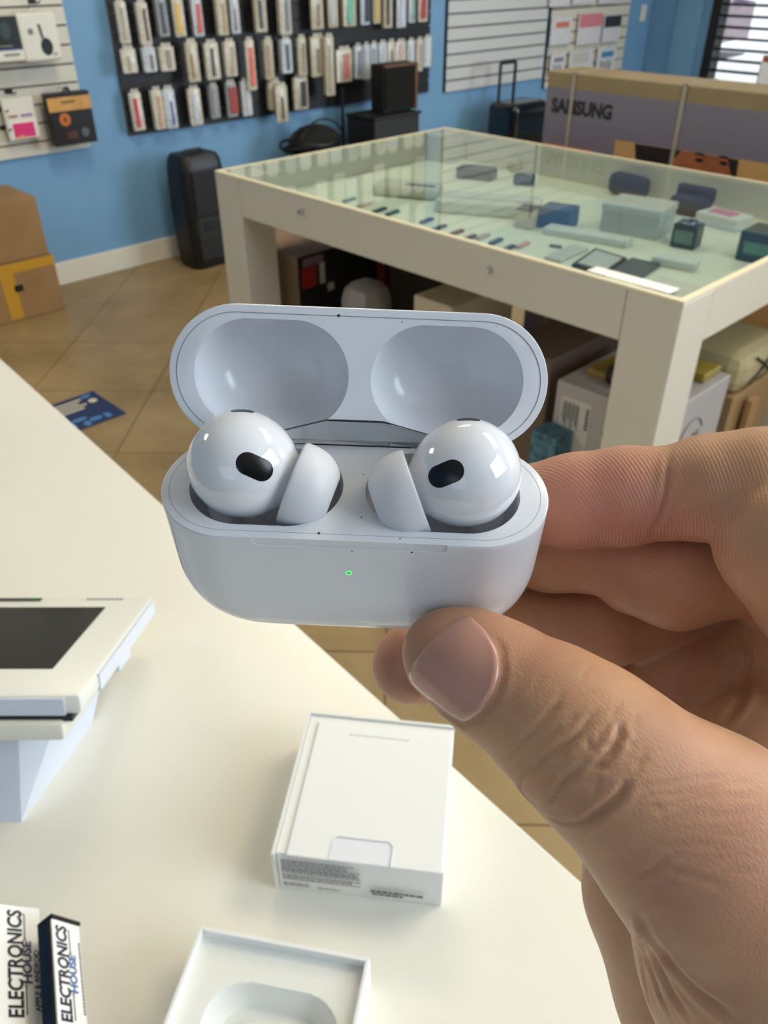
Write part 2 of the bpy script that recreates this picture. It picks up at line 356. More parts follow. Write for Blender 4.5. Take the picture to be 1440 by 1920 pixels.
# hanging packages.  (x, top y, bottom y, width px in the 1440 frame, bag colour, insert colour, insert width fraction, protrusion)
PC = dict(w=(205, 200, 186), c=(192, 184, 164), s=(196, 204, 212), g=(150, 156, 160))
pk = [
 (231, 2, 83, 24, 'w', (176, 170, 160), .3, 'white plastic phone case package'),
 (270, 4, 86, 26, 'w', (92, 40, 50), .22, 'clear phone case package with a dark red insert'),
 (305, -6, 70, 25, 'g', (38, 44, 52), .32, 'clear phone case package with a charcoal case'),
 (336, -4, 70, 25, 'w', (214, 176, 50), .45, 'phone case package with a yellow case'),
 (371, -3, 69, 23, 's', (206, 66, 48), .42, 'phone case package with a bright red case'),
 (417, -4, 67, 24, 'c', (176, 146, 92), .3, 'beige phone case package with a tan stripe'),
 (441, -6, 64, 20, 's', (130, 90, 76), .16, 'clear narrow phone case package with a brown stripe'),
 (489, -10, 61, 27, 'c', (44, 48, 56), .28, 'cream phone case package with a black stripe'),
 (535, -12, 66, 27, 'w', (120, 128, 140), .3, 'shiny clear phone case package with grey case'),
 (595, -14, 56, 28, 'c', (150, 140, 124), .2, 'cream wide phone case package on the top row'),
 (625, -14, 52, 22, 'c', (190, 204, 224), .3, 'cream phone case package with a silvery edge'),
 (656, -14, 50, 30, 'c', (110, 196, 170), .4, 'phone case package with a mint green case'),
 (685, -16, 47, 20, 's', (52, 62, 88), .5, 'phone case package with a navy case'),
 (707, -16, 45, 16, 'c', (214, 186, 110), .5, 'phone case package with a golden yellow case'),
 (728, -17, 53, 20, 'c', (66, 66, 70), .3, 'cream phone case package with a black oval print'),
 (753, -18, 52, 21, 's', (206, 214, 232), .4, 'glossy clear phone case package second from the right end'),
 (773, -18, 43, 14, 's', (140, 176, 180), .4, 'clear phone case package with a teal tint'),
 (794, -18, 41, 20, 'w', (178, 74, 70), .6, 'phone case package with a red case at the end of the row'),
 # row 2
 (243, 91, 138, 34, 'w', (170, 160, 146), .2, 'wide cream accessory bag at the left of the second row'),
 (281, 88, 136, 30, 's', (120, 112, 104), .2, 'crinkled clear accessory bag on the second row'),
 (314, 87, 134, 34, 'w', (150, 140, 124), .3, 'square cream accessory bag on the second row'),
 (362, 78, 155, 28, 'c', (156, 120, 90), .16, 'cream phone case package with a brown mark'),
 (399, 80, 150, 32, 'w', (58, 58, 66), .22, 'white phone case package with a black phone print'),
 (433, 78, 144, 26, 'w', (180, 164, 148), .3, 'plain cream phone case package on the second row'),
 (471, 75, 170, 20, 'w', (224, 104, 80), .5, 'long phone case package with an orange case'),
 (505, 74, 150, 20, 'c', (176, 150, 130), .3, 'cream narrow package with a pinkish stripe'),
 (538, 74, 138, 24, 's', (90, 100, 118), .3, 'glossy clear package with a dark blue edge'),
 (567, 70, 143, 20, 'c', (160, 152, 138), .3, 'plain beige narrow package'),
 (597, 68, 144, 32, 'c', (120, 112, 100), .14, 'beige double phone case package'),
 (619, 68, 180, 20, 'c', (178, 168, 144), .3, 'tall cream package hanging below its neighbours'),
 (646, 92, 154, 36, 'w', (200, 130, 120), .4, 'white package with a pink and navy picture'),
 (672, 86, 148, 16, 's', (120, 130, 144), .3, 'thin silver package right of the pink picture'),
 (688, 84, 150, 15, 's', (206, 214, 226), .3, 'bright silver package in the crowded row'),
 (702, 82, 146, 15, 's', (168, 176, 186), .3, 'grey silver package in the crowded row'),
 (718, 80, 118, 18, 's', (210, 216, 226), .3, 'crumpled clear bag behind the brown-edged board'),
 (734, 78, 128, 16, 'w', (90, 96, 104), .2, 'clear bag with a dark clip above the leaning board'),
 (752, 78, 114, 24, 'w', (206, 176, 176), .3, 'pale pinkish bag above the leaning board'),
 (771, 76, 134, 16, 's', (216, 222, 232), .3, 'white striped package near the board end'),
 (787, 74, 134, 15, 'w', (190, 178, 170), .3, 'pale beige package near the board end'),
 (802, 70, 126, 17, 's', (226, 232, 240), .3, 'shiny bag at the right end of the second row'),
 # row 3
 (258, 173, 246, 26, 'w', (206, 56, 76), .35, 'white package with a crimson pink stripe'),
 (298, 168, 244, 24, 'w', (200, 164, 132), .35, 'white package with a tan stripe'),
 (320, 166, 242, 26, 's', (62, 66, 170), .16, 'white package with a violet blue stripe'),
 (367, 165, 236, 28, 'w', (196, 208, 232), .25, 'white glossy package on the bottom row'),
 (403, 160, 223, 21, 'g', (160, 160, 162), .3, 'grey narrow package on the bottom row'),
 (435, 154, 220, 24, 'g', (150, 54, 40), .85, 'red and navy printed package on the bottom row'),
 (463, 152, 218, 22, 's', (206, 206, 196), .3, 'white narrow package beside the red printed one'),
 (516, 152, 206, 28, 'c', (180, 170, 150), .2, 'cream box package tucked behind a longer one'),
 (529, 160, 230, 27, 'c', (98, 78, 84), .18, 'cream package with a dark diagonal cable print'),
 (565, 144, 206, 32, 'c', (56, 52, 56), .4, 'cream rounded package with a dark round print'),
]
def package(i, cx, yt, yb, wpx, kind, ins, frac, label, X, hookz=True, name='phone_case_package', cat='phone case package', group='phone case packages on the black board'):
    A = on(0, cx, yt, X); B = on(0, cx, yb, X); mid = on(0, cx, (yt+yb)/2, X); L = on(0, cx-wpx/2, (yt+yb)/2, X); R_ = on(0, cx+wpx/2, (yt+yb)/2, X)
    h = A.z-B.z; w = (R_-L).length*.8
    t = empty(name, loc=(X, mid.y, B.z)); tag(t, label, cat, group)
    d = .012+.006*((i*7) % 3)
    b = bmesh.new(); prof = rrect(w, h, min(.008, w*.2), 3)
    fr = [b.verts.new((0, p[0], p[1]+h/2)) for p in prof]; bk = [b.verts.new((-d, p[0], p[1]+h/2)) for p in prof]
    n = len(prof); b.faces.new(bk)
    for k in range(n): b.faces.new((fr[k], fr[(k+1) % n], bk[(k+1) % n], bk[k]))
    # puffed crinkled front
    fi = [b.verts.new((.004+.002*math.sin(k*2.3+i), p[0]*.72, (p[1])*.93+h/2)) for k, p in enumerate(prof)]
    for k in range(n): b.faces.new((fr[k], fi[k], fi[(k+1) % n], fr[(k+1) % n]))
    b.faces.new(fi)
    obj('bag', b, mat('bag_'+kind, PC[kind], .28, spec=.6, noise=.16, nscale=60, bump=.6, bscale=70), t, smooth=35)
    off = .12*w*math.sin(i*1.7)
    f = bx((.0055, off-w*frac/2, h*.10), (.0085, off+w*frac/2, h*(.86 if frac > .2 else .7)), .001)
    obj('insert', f, mat('insert_%d_%d_%d' % ins, ins, .35, noise=.1, nscale=50), t)
    # card header and hook
    top = bx((-.002, -w*.33, h-.001), (.001, w*.33, h+.016), .001)
    obj('header_card', top, mat('header_card', (190, 186, 176), .5), t)
    hk = tube([(WX+.018-X, 0, h+.01), (.006, 0, h+.010), (.012, 0, h+.016)], .0022, 6)
    obj('hook', hk, M_CHROME, t)
    return t
for i, (cx, yt, yb, wpx, kd, ins, frac, lb) in enumerate(pk):
    rowx = WX+(.085 if yt < 60 else .10 if yt < 140 else .075)
    if 'hanging below' in lb or 'cable print' in lb: rowx += .035
    package(i, cx, yt, yb, wpx, kd, ins, frac, lb+(', on the black board' if len(lb.split()) < 10 else ''), rowx)
# rows above the picture's top edge: the photo shows them only mirrored in the glass table
for r_, zt in enumerate((1.45, 1.74, 2.03)):
    for c_ in range(17):
        y = 2.22+c_*.122+.02*math.sin(c_*3.1+r_); hh = .19+.03*math.sin(c_*1.9+r_*2); kd = 'wcsg'[(c_*5+r_*3) % 4 if c_ % 3 else 0]
        t = empty('phone_case_package', loc=(WX+.085, y, zt-hh)); tag(t, 'phone case package hanging above the picture, seen only as a reflection in the glass table', 'phone case package', 'mirrored phone case packages above the picture')
        obj('bag', bx((-.015, -.045, 0), (.003, .045, hh), .006), MATS['bag_'+kd], t); obj('header_card', bx((-.002, -.03, hh), (.001, .03, hh+.016)), MATS['header_card'], t)
        obj('hook', tube([(-.067, 0, hh+.01), (.006, 0, hh+.01), (.012, 0, hh+.016)], .0022, 6), M_CHROME, t)
# packets on the board near the corner
pr = [
 (1052, -22, 12, 40, (150, 120, 96), 'tan and white packet at the top left of the corner rack'),
 (1095, -26, 8, 42, (206, 204, 206), 'white packet in the top row of the corner rack'),
 (1143, -30, 6, 36, (222, 150, 160), 'white packet with pink print at the top right of the corner rack'),
 (1053, 30, 84, 40, (210, 120, 100), 'white packet with small orange print in the corner rack'),
 (1107, 24, 82, 46, (214, 128, 140), 'white packet with a pink upper half in the corner rack'),
 (1148, 28, 78, 34, (46, 46, 60), 'white packet with a black band in the corner rack'),
 (1046, 100, 140, 28, (130, 130, 150), 'white packet with grey lines, lower left of the corner rack'),
 (1090, 94, 138, 46, (196, 196, 190), 'shiny white packet, lower middle of the corner rack'),
 (1137, 86, 138, 36, (66, 140, 178), 'white packet with a blue patch and black print in the corner rack'),
]
for i, (cx, yt, yb, wpx, ins, lb) in enumerate(pr):
    X = WX+.05
    A = on(0, cx, yt, X); B = on(0, cx, yb, X); L = on(0, cx-wpx/2, (yt+yb)/2, X); R_ = on(0, cx+wpx/2, (yt+yb)/2, X); mid = on(0, cx, (yt+yb)/2, X)
    h = A.z-B.z; w = (R_-L).length*.93
    t = empty('accessory_packet', loc=(X, mid.y, B.z)); tag(t, lb, 'packet', 'packets on the corner rack')
    obj('bag', bx((-.014, -w/2, 0), (0, w/2, h), .003), mat('packet_white', (214, 214, 220), .3, noise=.08, nscale=40), t)
    if i in (3, 8, 6): q = bx((0, -w*.3, h*.6), (.0012, w*.35, h*.8))
    elif i in (4, 5): q = bx((0, -w*.48, h*.55), (.0012, w*.48, h*.97))
    else: q = bx((0, -w*.4, h*.45), (.0012, w*.3, h*.9))
    obj('label', q, mat('lab%d' % i, ins, .4), t)
    if i in (6, 8):
        q = bmesh.new()
        for k in range(4): bx((0, -w*.3+k*w*.16, h*.1), (.0012, -w*.3+k*w*.16+w*.07, h*.5-.01*(k % 2)), bm=q)
        obj('print', q, mat('grey_print', (90, 90, 100), .5), t)
    obj('hook', tube([(WX+.018-X, 0, h-.01), (.004, 0, h-.01), (.009, 0, h-.004)], .002, 6), M_CHROME, t)
# gadgets on the left white board
def wallbox(name, label, cat, quad, X, depth, m, bev=.004):
    x0, y0, x1, y1 = quad      # left x, top y, right x, bottom y in the frame, at the box front
    c = on(0, (x0+x1)/2, (y0+y1)/2, X); yl = on(0, x0, (y0+y1)/2, X).y; yr = on(0, x1, (y0+y1)/2, X).y
    zt = on(0, (x0+x1)/2, y0, X).z; zb = on(0, (x0+x1)/2, y1, X).z
    t = empty(name, loc=(X, (yl+yr)/2, zb)); tag(t, label, cat)
    w, h = yr-yl, zt-zb
    obj('box', bx((-depth, -w/2, 0), (0, w/2, h), bev), m, t)
    obj('hook', tube([(WX+.018-X, 0, h+.012), (-depth*.4, 0, h+.012), (-depth*.3, 0, h-.002)], .0025, 6), M_CHROME, t)
    return t, w, h
M_CART = mat('white_carton', (226, 224, 214), .4); M_BLK = mat('matt_black', (18, 18, 20), .5)
t, w, h = wallbox('gadget_box', 'white rounded box showing a black disc-shaped speaker with strap, left slatwall board', 'boxed gadget', (38, 22, 112, 116), WX+.13, .07, M_CART, .012)
def discx(y, z, ry, rz, x0, x1, n=28, bm=None):
    b = prism([(ry*math.cos(2*math.pi*k/n)+y, rz*math.sin(2*math.pi*k/n)+z) for k in range(n)], x0, x1, bm)
    return b
SW = Matrix(((0, 0, 1, 0), (1, 0, 0, 0), (0, 1, 0, 0), (0, 0, 0, 1)))      # (y,z,x) prism -> world axes
def flatx(pts, x0, x1, m, parent, name):
    b = prism(pts, x0, x1); bmesh.ops.transform(b, matrix=SW, verts=b.verts); return obj(name, b, m, parent)
def circ(y, z, ry, rz, n=28): return [(y+ry*math.cos(2*math.pi*k/n), z+rz*math.sin(2*math.pi*k/n)) for k in range(n)]
def rect(y0, z0, y1, z1): return [(y0, z0), (y1, z0), (y1, z1), (y0, z1)]
flatx(circ(w*.12, h*.30, w*.15, w*.19), 0, .002, M_BLK, t, 'product_picture')
flatx([(w*.02, h*.47), (w*.09, h*.45), (w*.05, h*.76), (-w*.02, h*.76)], 0, .0015, mat('strap_grey', (70, 68, 66), .5), t, 'product_picture')
flatx(circ(-w*.22, h*.62, w*.07, w*.07), 0, .0015, mat('print_grey', (130, 128, 124), .5), t, 'logo')
flatx(rect(w*.25, h*.12, w*.36, h*.16), 0, .0015, MATS['print_grey'], t, 'print')
t, w, h = wallbox('gadget_box', 'black and white gadget box cut by the left edge, above the pink-labelled pack', 'boxed gadget', (-60, 30, 40, 118), WX+.15, .09, M_CART, .004)
flatx(rect(-w*.49, h*.28, w*.49, h*.99), 0, .002, mat('box_black_print', (28, 30, 32), .35), t, 'front_panel')
flatx(rect(-w*.49, h*.25, w*.49, h*.28), 0, .002, mat('box_blue_line', (50, 90, 150), .4), t, 'stripe')
flatx(rect(w*.1, h*.12, w*.4, h*.17), 0, .002, mat('print_grey', (120, 120, 120)), t, 'print')
flatx(rect(w*.05, h*.33, w*.3, h*.36), .002, .003, mat('print_grey', (120, 120, 120)), t, 'print')
flatx(circ(w*.22, h*.68, w*.10, w*.14), .002, .003, mat('dark_teal_print', (50, 66, 66)), t, 'product_picture')
t, w, h = wallbox('blister_pack', 'white blister pack with a bright pink label on the left slatwall board', 'blister pack', (10, 182, 70, 262), WX+.07, .022, M_CART, .004)
flatx(rect(-w*.34, h*.05, w*.34, h*.40), 0, .004, mat('pink_label', (222, 52, 122), .4), t, 'label')
flatx(rect(-w*.42, h*.02, w*.42, h*.46), 0, .002, mat('pack_white', (236, 232, 226), .4), t, 'card')
flatx(rect(-w*.25, h*.06, -w*.02, h*.11), .004, .0048, mat('orange_print', (226, 150, 60), .4), t, 'print')
flatx(rect(0, h*.54, w*.36, h*.60), 0, .002, mat('violet_print', (150, 110, 160), .4), t, 'print')
flatx(rect(-w*.40, h*.54, -w*.12, h*.60), 0, .002, mat('brown_print', (160, 120, 90), .4), t, 'print')
t, w, h = wallbox('gadget_box', 'black and gold gadget box hanging off the right edge of the left slatwall board', 'boxed gadget', (95, 172, 176, 272), WX+.12, .05, mat('box_black', (20, 18, 18), .35), .003)
flatx(rect(-w*.5, h*.66, w*.5, h*.92), 0, .0015, mat('gold_band', (206, 156, 84), .4, noise=.15, nscale=12), t, 'gold_band')
flatx(circ(-w*.18, h*.50, w*.13, w*.13), 0, .0015, mat('orange_emblem', (196, 106, 40), .4), t, 'emblem')
flatx(circ(-w*.18, h*.50, w*.03, w*.045), .0015, .003, MATS['matt_black'], t, 'emblem')
flatx(circ(w*.24, h*.22, w*.09, w*.10), 0, .0015, mat('grey_print2', (90, 90, 96), .4), t, 'print')
flatx(rect(-w*.2, h*.12, w*.05, h*.26), 0, .0015, mat('dim_orange_print', (80, 44, 20), .4), t, 'print')
flatx(rect(-w*.2, h*.80, w*.12, h*.85), .0015, .002, mat('dark_gold_print', (120, 90, 40), .4), t, 'lettering')
flatx([(-.01, h), (.03, h), (.02, h+.02), (0, h+.02)], -.03, -.026, M_BLK, t, 'hang_tab')
for (cx, cy) in ((60, 3), (16, 172), (8, 240), (2, 205)):
    p = on(0, cx, cy, WX+.02); t = empty('display_hook', loc=p); tag(t, {60: 'black wire hook above the rounded white gadget box', 16: 'wire hook holding the pink-labelled blister pack', 8: 'empty black hook at lower left of the left slatwall board', 2: 'hook at the left edge above the pink label'}[cx], 'hook', 'hooks on the left slatwall board')
    obj('wire', tube([(0, 0, 0), (.06, 0, -.004), (.08, 0, .006)], .003, 6), M_BLK, t); obj('plate', bx((0, -.018, -.008), (.004, .018, .012), .001), M_BLK, t)

# ------------------------------------------------------------------ things on the floor along the wall
M_SPK = mat('black_plastic', (15, 15, 17), .42, bump=.3, bscale=300)
# tall party speaker
t = empty('party_speaker', loc=(-3.85, 2.345, 0), rz=math.radians(2))
t.scale = (.86, .80, .90); tag(t, 'tall black rounded speaker box on the tiles against the blue wall', 'speaker')
b = prism(rrect(.22, .32, .055, 6), 0, .01)
bmesh.ops.delete(b, geom=list(b.verts), context='VERTS')
rings = []
for k, (z, s) in enumerate(((0, .84), (.02, .92), (.10, .97), (.35, 1.0), (.54, .96), (.60, .90), (.625, .78))):
    rings.append([b.verts.new((p[0]*s+.0, p[1]*s, z)) for p in rrect(.24, .33, .06, 6)])
for A, B in zip(rings, rings[1:]):
    for k in range(len(A)): b.faces.new((A[k], A[(k+1) % len(A)], B[(k+1) % len(A)], B[k]))
b.faces.new(rings[0][::-1]); b.faces.new(rings[-1])
obj('cabinet', b, M_SPK, t, smooth=40)
obj('grille', bx((.112, -.115, .30), (.127, .115, .55), .01), mat('speaker_grille', (24, 24, 27), .7, bump=.6, bscale=500), t)
obj('grille', bx((.108, -.115, .05), (.125, .115, .20), .01), MATS['speaker_grille'], t)
obj('recess', bx((.118, -.06, .22), (.124, .06, .27), .004), mat('deep_black', (5, 5, 6), .6), t)
obj('handle', tube([(.0, -.07, .615), (0, -.06, .64), (0, .06, .64), (0, .07, .615)], .009, 8), M_SPK, t, smooth=60)
# cardboard cartons at the left
M_CARD = mat('cardboard_brown', (152, 118, 78), .75, noise=.08, nscale=6)
M_TAPE = mat('yellow_packing_tape', (198, 150, 52), .3)
def carton(name, label, loc, rz, sx, sy, sz, tape=True, m=M_CARD, cat='cardboard box'):
    t = empty(name, loc=loc, rz=rz); tag(t, label, cat)
    obj('carton_body', bx((-sx/2, -sy/2, 0), (sx/2, sy/2, sz), .004), m, t)
    obj('flap', bx((-sx/2+.004, -sy/2+.004, sz), (-.002, sy/2-.004, sz+.004), .001), m, t)
    obj('flap', bx((.002, -sy/2+.004, sz), (sx/2-.004, sy/2-.004, sz+.004), .001), m, t)
    if tape:
        obj('tape', bx((sx/2, -.03, .01), (sx/2+.0012, .03, sz-.01)), M_TAPE, t)
    return t
t = carton('carton', 'brown carton on the tiles at left, under another carton', (-3.90, 1.24, 0), math.radians(0), .32, .46, .26)
obj('tape', bx((.16, -.23, .215), (.1615, .23, .258)), M_TAPE, t); obj('print', bx((.16, .02, .13), (.1612, .06, .16)), MATS['matt_black'], t)
t = carton('carton', 'upper brown carton stacked on another by the left wall', (-3.895, 1.235, .265), math.radians(-1), .31, .44, .25, tape=False)
f = bmesh.new()
for k in range(4): bx((.155, -.13, .06+.034*k), (.1562, -.06+.012*(k % 2), .078+.034*k), bm=f)
obj('print', f, MATS['matt_black'], t)
# cable heap / bag on low black box
t = empty('equipment_case', loc=(-3.86, 3.16, 0)); tag(t, 'dark equipment case on the floor with a heap of cables on top', 'case')
obj('case_body', bx((-.16, -.22, .0), (.16, .22, .40), .02), M_SPK, t)
t = empty('cable_heap', loc=(-3.86, 3.16, .40)); tag(t, 'tangled heap of black cables on the dark case by the wall', 'cables')
pts = []
for k in range(420):
    a = k*.23; r = .10+.05*math.sin(k*.037)+.03*math.sin(k*.31)
    pts.append((r*.8*math.cos(a), r*1.25*math.sin(a), .02+.055*(1+math.sin(k*.051))*.9+.008*math.sin(k*.9)))
obj('cable', tube(pts, .008, 6), M_SPK, t, smooth=60)
obj('cable', tube([(.05, .02+.17*math.sin(a), .08+.15*abs(math.cos(a))) for a in [(-1.5+3.0*k/24) for k in range(25)]], .005, 6), M_SPK, t, smooth=60)
obj('cable', tube([(.02, -.09+.10*math.sin(a), .10+.10*math.cos(a)) for a in [(-2.2+4.4*k/24) for k in range(25)]], .004, 6), M_SPK, t, smooth=60)
obj('cable_bag', (lambda b: (bmesh.ops.create_icosphere(b, subdivisions=3, radius=1), bmesh.ops.scale(b, vec=(.12, .17, .10), verts=b.verts), bmesh.ops.translate(b, vec=(0, 0, .102), verts=b.verts), b)[-1])(bmesh.new()), mat('black_fabric', (12, 12, 14), .9), t, smooth=60)
# amplifier boxes with a leaning brown-edged board
def place_at(cx, cy, X): return on(0, cx, cy, X)
P0 = on(0, 722, 262, -3.75)
t = empty('amplifier_cabinet', loc=(-3.80, P0.y, 0)); tag(t, 'low black cabinet standing behind the table, under the brown-edged box', 'cabinet')
ztop = on(0, 722, 222, -3.68).z
obj('cabinet_body', bx((-.10, -.17, 0), (.14, .20, ztop), .008), mat('dark_cabinet', (30, 28, 27), .5), t)
obj('cabinet_top', bx((-.10, -.18, ztop), (.15, .21, ztop+.015), .004), M_BLK, t)
P1 = on(0, 738, 219, -3.78)
t = empty('speaker_cabinet', loc=(-3.83, P1.y, ztop+.015)); tag(t, 'black speaker with a brown wooden edge standing on the low black cabinet', 'speaker')
ht = on(0, 735, 122, -3.72).z-(ztop+.015)
obj('cabinet_body', bx((-.02, -.12, 0), (.09, .145, ht), .006), mat('cabinet_black', (14, 13, 13), .6), t)
obj('wood_edge', bx((.08, .128, 0), (.104, .15, ht), .003), mat('brown_wood_edge', (98, 68, 42), .5, noise=.2, nscale=20), t); obj('wood_edge', bx((.08, -.12, ht-.015), (.104, .128, ht), .003), MATS['brown_wood_edge'], t)
obj('grille', bx((.09, -.112, .015), (.102, .12, ht-.015), .006), mat('speaker_cloth', (8, 8, 9), .95), t)
t = empty('microphone_stand', loc=(-3.97, P1.y-.24, 0)); tag(t, 'thin black upright stand rising beside the brown-edged speaker', 'stand')
obj('pole', cyl((0, 0, .02), (0, 0, ztop+.14), .009, 10), M_BLK, t); obj('base', cyl((0, 0, 0), (0, 0, .02), .06, 24), M_BLK, t)
# trolley case with a pulled-out handle
PS = on(0, 960, 262, -3.80)
hz = on(0, 958, 196, -3.70).z
t = empty('trolley_case', loc=(-3.78, PS.y+.02, 0)); tag(t, 'black wheeled trolley case with its handle pulled up, behind the table', 'trolley case')
b = bx((-.13, -.19, .03), (.12, .19, hz), .045, 5)
obj('shell', b, mat('glossy_black', (10, 10, 12), .18, coat=.4), t, smooth=50)
hh = on(0, 950, 122, -3.80).z
obj('handle', tube([(-.08, -.13, hz-.02), (-.08, -.13, hh), (-.08, -.12, hh+.01), (-.08, .02, hh+.01), (-.08, .03, hh), (-.08, .03, hz-.02)], .011, 8), M_BLK, t, smooth=60)
obj('grip', bx((-.095, -.12, hh-.005), (-.065, .02, hh+.022), .006), M_BLK, t)
for sy in (-.14, .14): obj('wheel', cyl((-.06, sy-.015, .03), (-.06, sy+.015, .03), .03, 16), M_BLK, t)
obj('red_tag', bx((.118, -.17, .30), (.124, -.10, .33), .002), mat('dark_red_plastic', (130, 30, 34), .4), t)
# ------------------------------------------------------------------ glass-topped display table
TX0, TX1, TY0, TY1, TZ = -2.047, -.61, 1.31, 2.266, .90
M_TBL = mat('table_white_paint', (208, 200, 184), .42, bump=.05, bscale=40)
M_TEDGE = mat('table_cream_edge', (222, 212, 184), .35)
t = empty('display_table', loc=((TX0+TX1)/2, (TY0+TY1)/2, 0)); tag(t, 'large white display table with a glass top and thick square legs', 'display table')
hx, hy = (TX1-TX0)/2, (TY1-TY0)/2; LG = .112; AP = .105
TT = t
for sx in (-1, 1):
    for sy in (-1, 1):
        x0, x1 = sorted((sx*hx, sx*(hx-LG))); y0, y1 = sorted((sy*hy, sy*(hy-LG)))
        obj('leg', bx((x0, y0, 0), (x1, y1, TZ-.006), .002), M_TBL, t)
ya = hx-LG-.0015; xa = hy-LG-.0015
obj('apron', bx((-ya, -hy+.001, TZ-AP), (ya, -hy+.018, TZ-.006), .001), M_TBL, t)
obj('apron', bx((-ya, hy-.018, TZ-AP), (ya, hy-.001, TZ-.006), .001), M_TBL, t)
obj('apron', bx((-hx+.001, -xa, TZ-AP), (-hx+.018, xa, TZ-.006), .001), M_TBL, t)
obj('apron', bx((hx-.018, -xa, TZ-AP), (hx-.001, xa, TZ-.006), .001), M_TBL, t)
SHZ = TZ-.088
obj('display_shelf', bx((-hx+.02, -hy+.02, SHZ-.014), (hx-.02, hy-.02, SHZ)), mat('shelf_cream', (222, 222, 200), .5), t)
r = bx((-hx, -hy, TZ-.006), (hx, -hy+.014, TZ)); bx((-hx, hy-.014, TZ-.006), (hx, hy, TZ), bm=r)
bx((-hx, -hy+.014, TZ-.006), (-hx+.014, hy-.014, TZ), bm=r); bx((hx-.014, -hy+.014, TZ-.006), (hx, hy-.014, TZ), bm=r)
obj('top_rim', r, M_TEDGE, t)
obj('glass_top', bx((-hx+.014, -hy+.014, TZ-.005), (hx-.014, hy-.014, TZ-.0005)), M_GLASS, t)
for px in (567, 919):
    p = on(1, px, 397 if px == 567 else 506, TY0)
    q = cyl((p.x-(TX0+TX1)/2, -hy+.002, p.z), (p.x-(TX0+TX1)/2, -hy-.012, p.z), .008, 20, r2=.0065)
    obj('lock', q, M_CHROME, t, smooth=40)
obj('glass_label', bx((hx-.215, -hy+.02, TZ-.0005), (hx-.04, -hy+.055, TZ+.0003)), mat('label_white', (240, 240, 240), .3), t)
# wares lying inside the table, on its shelf
def ware(name, label, cat, px, py, w, d, h, m, rz=0.0, bev=.003, group=None):
    p = on(2, px, py, SHZ)
    t = empty(name, loc=p, rz=rz); tag(t, label, cat, group)
    obj('body', bx((-w/2, -d/2, 0), (w/2, d/2, h), bev), m, t)
    return t
G = lambda n, c, r=.4, **k: mat(n, c, r, **k)
H_ = .07
t = ware('storage_box', 'frosted clear box inside the glass table, largest of the boxes there', 'box', 1192, 432, .15, .12, .068, G('frosted_plastic', (190, 192, 186), .35), math.radians(10))
obj('lid', bx((-.077, -.062, .052), (.077, .062, .070), .003), G('frosted_lid', (204, 205, 200), .3), t)
t = ware('small_speaker', 'dark blue rounded speaker behind the frosted box in the glass table', 'speaker', 1176, 368, .13, .05, .062, G('dark_blue_fabric', (36, 56, 86), .7), math.radians(-8), .02)
t = ware('dark_blue_form', 'dark blue rounded form with a raised back edge at the back of the glass table', 'case', 1290, 402, .11, .06, .05, G('dark_blue_fabric', (36, 56, 86), .7), 0, .02)  # simple seat-like blue form, not modelled on a known object
obj('flap', bx((-.055, .01, .03), (.055, .035, .072), .01), MATS['dark_blue_fabric'], t)
t = ware('blue_gift_box', 'denim blue box beside a beige one inside the glass table', 'box', 1045, 424, .085, .075, .05, G('denim_blue', (52, 84, 124), .5), math.radians(15))
t = ware('perfume_box', 'beige box with a dark picture lid inside the glass table, beside the blue box', 'box', 988, 424, .05, .06, .045, G('beige_card', (206, 196, 170), .5), math.radians(15))
obj('lid', bx((-.024, -.029, .045), (.024, .029, .048)), G('photo_brown', (94, 80, 76), .3), t)
t = ware('desk_clock', 'small dark clock with a green glowing face inside the glass table', 'clock', 1284, 462, .06, .05, .055, G('clock_brown', (52, 48, 42), .3), math.radians(8))
obj('face', bx((-.022, -.0255, .012), (.022, -.0248, .042)), G('clock_face', (110, 130, 110), .3), t); obj('top_ring', tube([(.02*math.cos(a), .02*math.sin(a), .058) for a in [2*math.pi*k/20 for k in range(21)]], .003, 6), M_CHROME, t, smooth=60)
t = ware('phone_box', 'white phone box with a pink label near the back right of the glass table', 'box', 1355, 422, .12, .08, .03, G('white_box_gloss', (220, 220, 222), .3), math.radians(-6))
obj('label', bx((-.04, -.02, .03), (.03, .025, .0312)), G('pink_violet', (206, 110, 160), .4), t)
t = ware('speaker_box', 'dark teal box at the right edge inside the glass table', 'box', 1428, 485, .09, .10, .066, G('dark_teal', (30, 58, 74), .35), math.radians(4))
obj('label', bx((-.03, -.051, .02), (.03, -.05, .045)), G('teal_light', (90, 140, 130), .4), t)
def slab(name, label, cat, quad, h, m, scr=None):
    P4 = [on(2, x, y, SHZ+h) for x, y in quad]; c = sum(P4, Vector())/4; c.z = SHZ
    t = empty(name, loc=c); tag(t, label, cat)
    ring = [(p.x-c.x, p.y-c.y) for p in P4]
    b = prism(ring, 0, h); bmesh.ops.bevel(b, geom=list(b.edges), offset=.0015, segments=2, affect='EDGES'); obj('body', b, m, t)
    if scr: obj('screen', prism([(x*.80, y*.80) for x, y in ring], h, h+.0006), scr, t)
    return t
slab('smartphone', 'phone with a pale screen lying flat at the front of the glass table', 'phone', [(1072, 494), (1116, 464), (1177, 483), (1136, 512)], .009, G('phone_black', (36, 38, 40), .25), G('phone_screen', (198, 200, 192), .2))
slab('smartphone', 'dark grey phone lying face down beside the pale-screened one', 'phone', [(1142, 509), (1184, 482), (1238, 494), (1198, 521)], .009, G('phone_grey', (62, 64, 68), .3))
t = ware('smartphone', 'thin pale phone lying left of the pale-screened phone', 'phone', 1062, 478, .045, .13, .008, G('phone_pale', (196, 196, 184), .3), math.radians(5), .003)
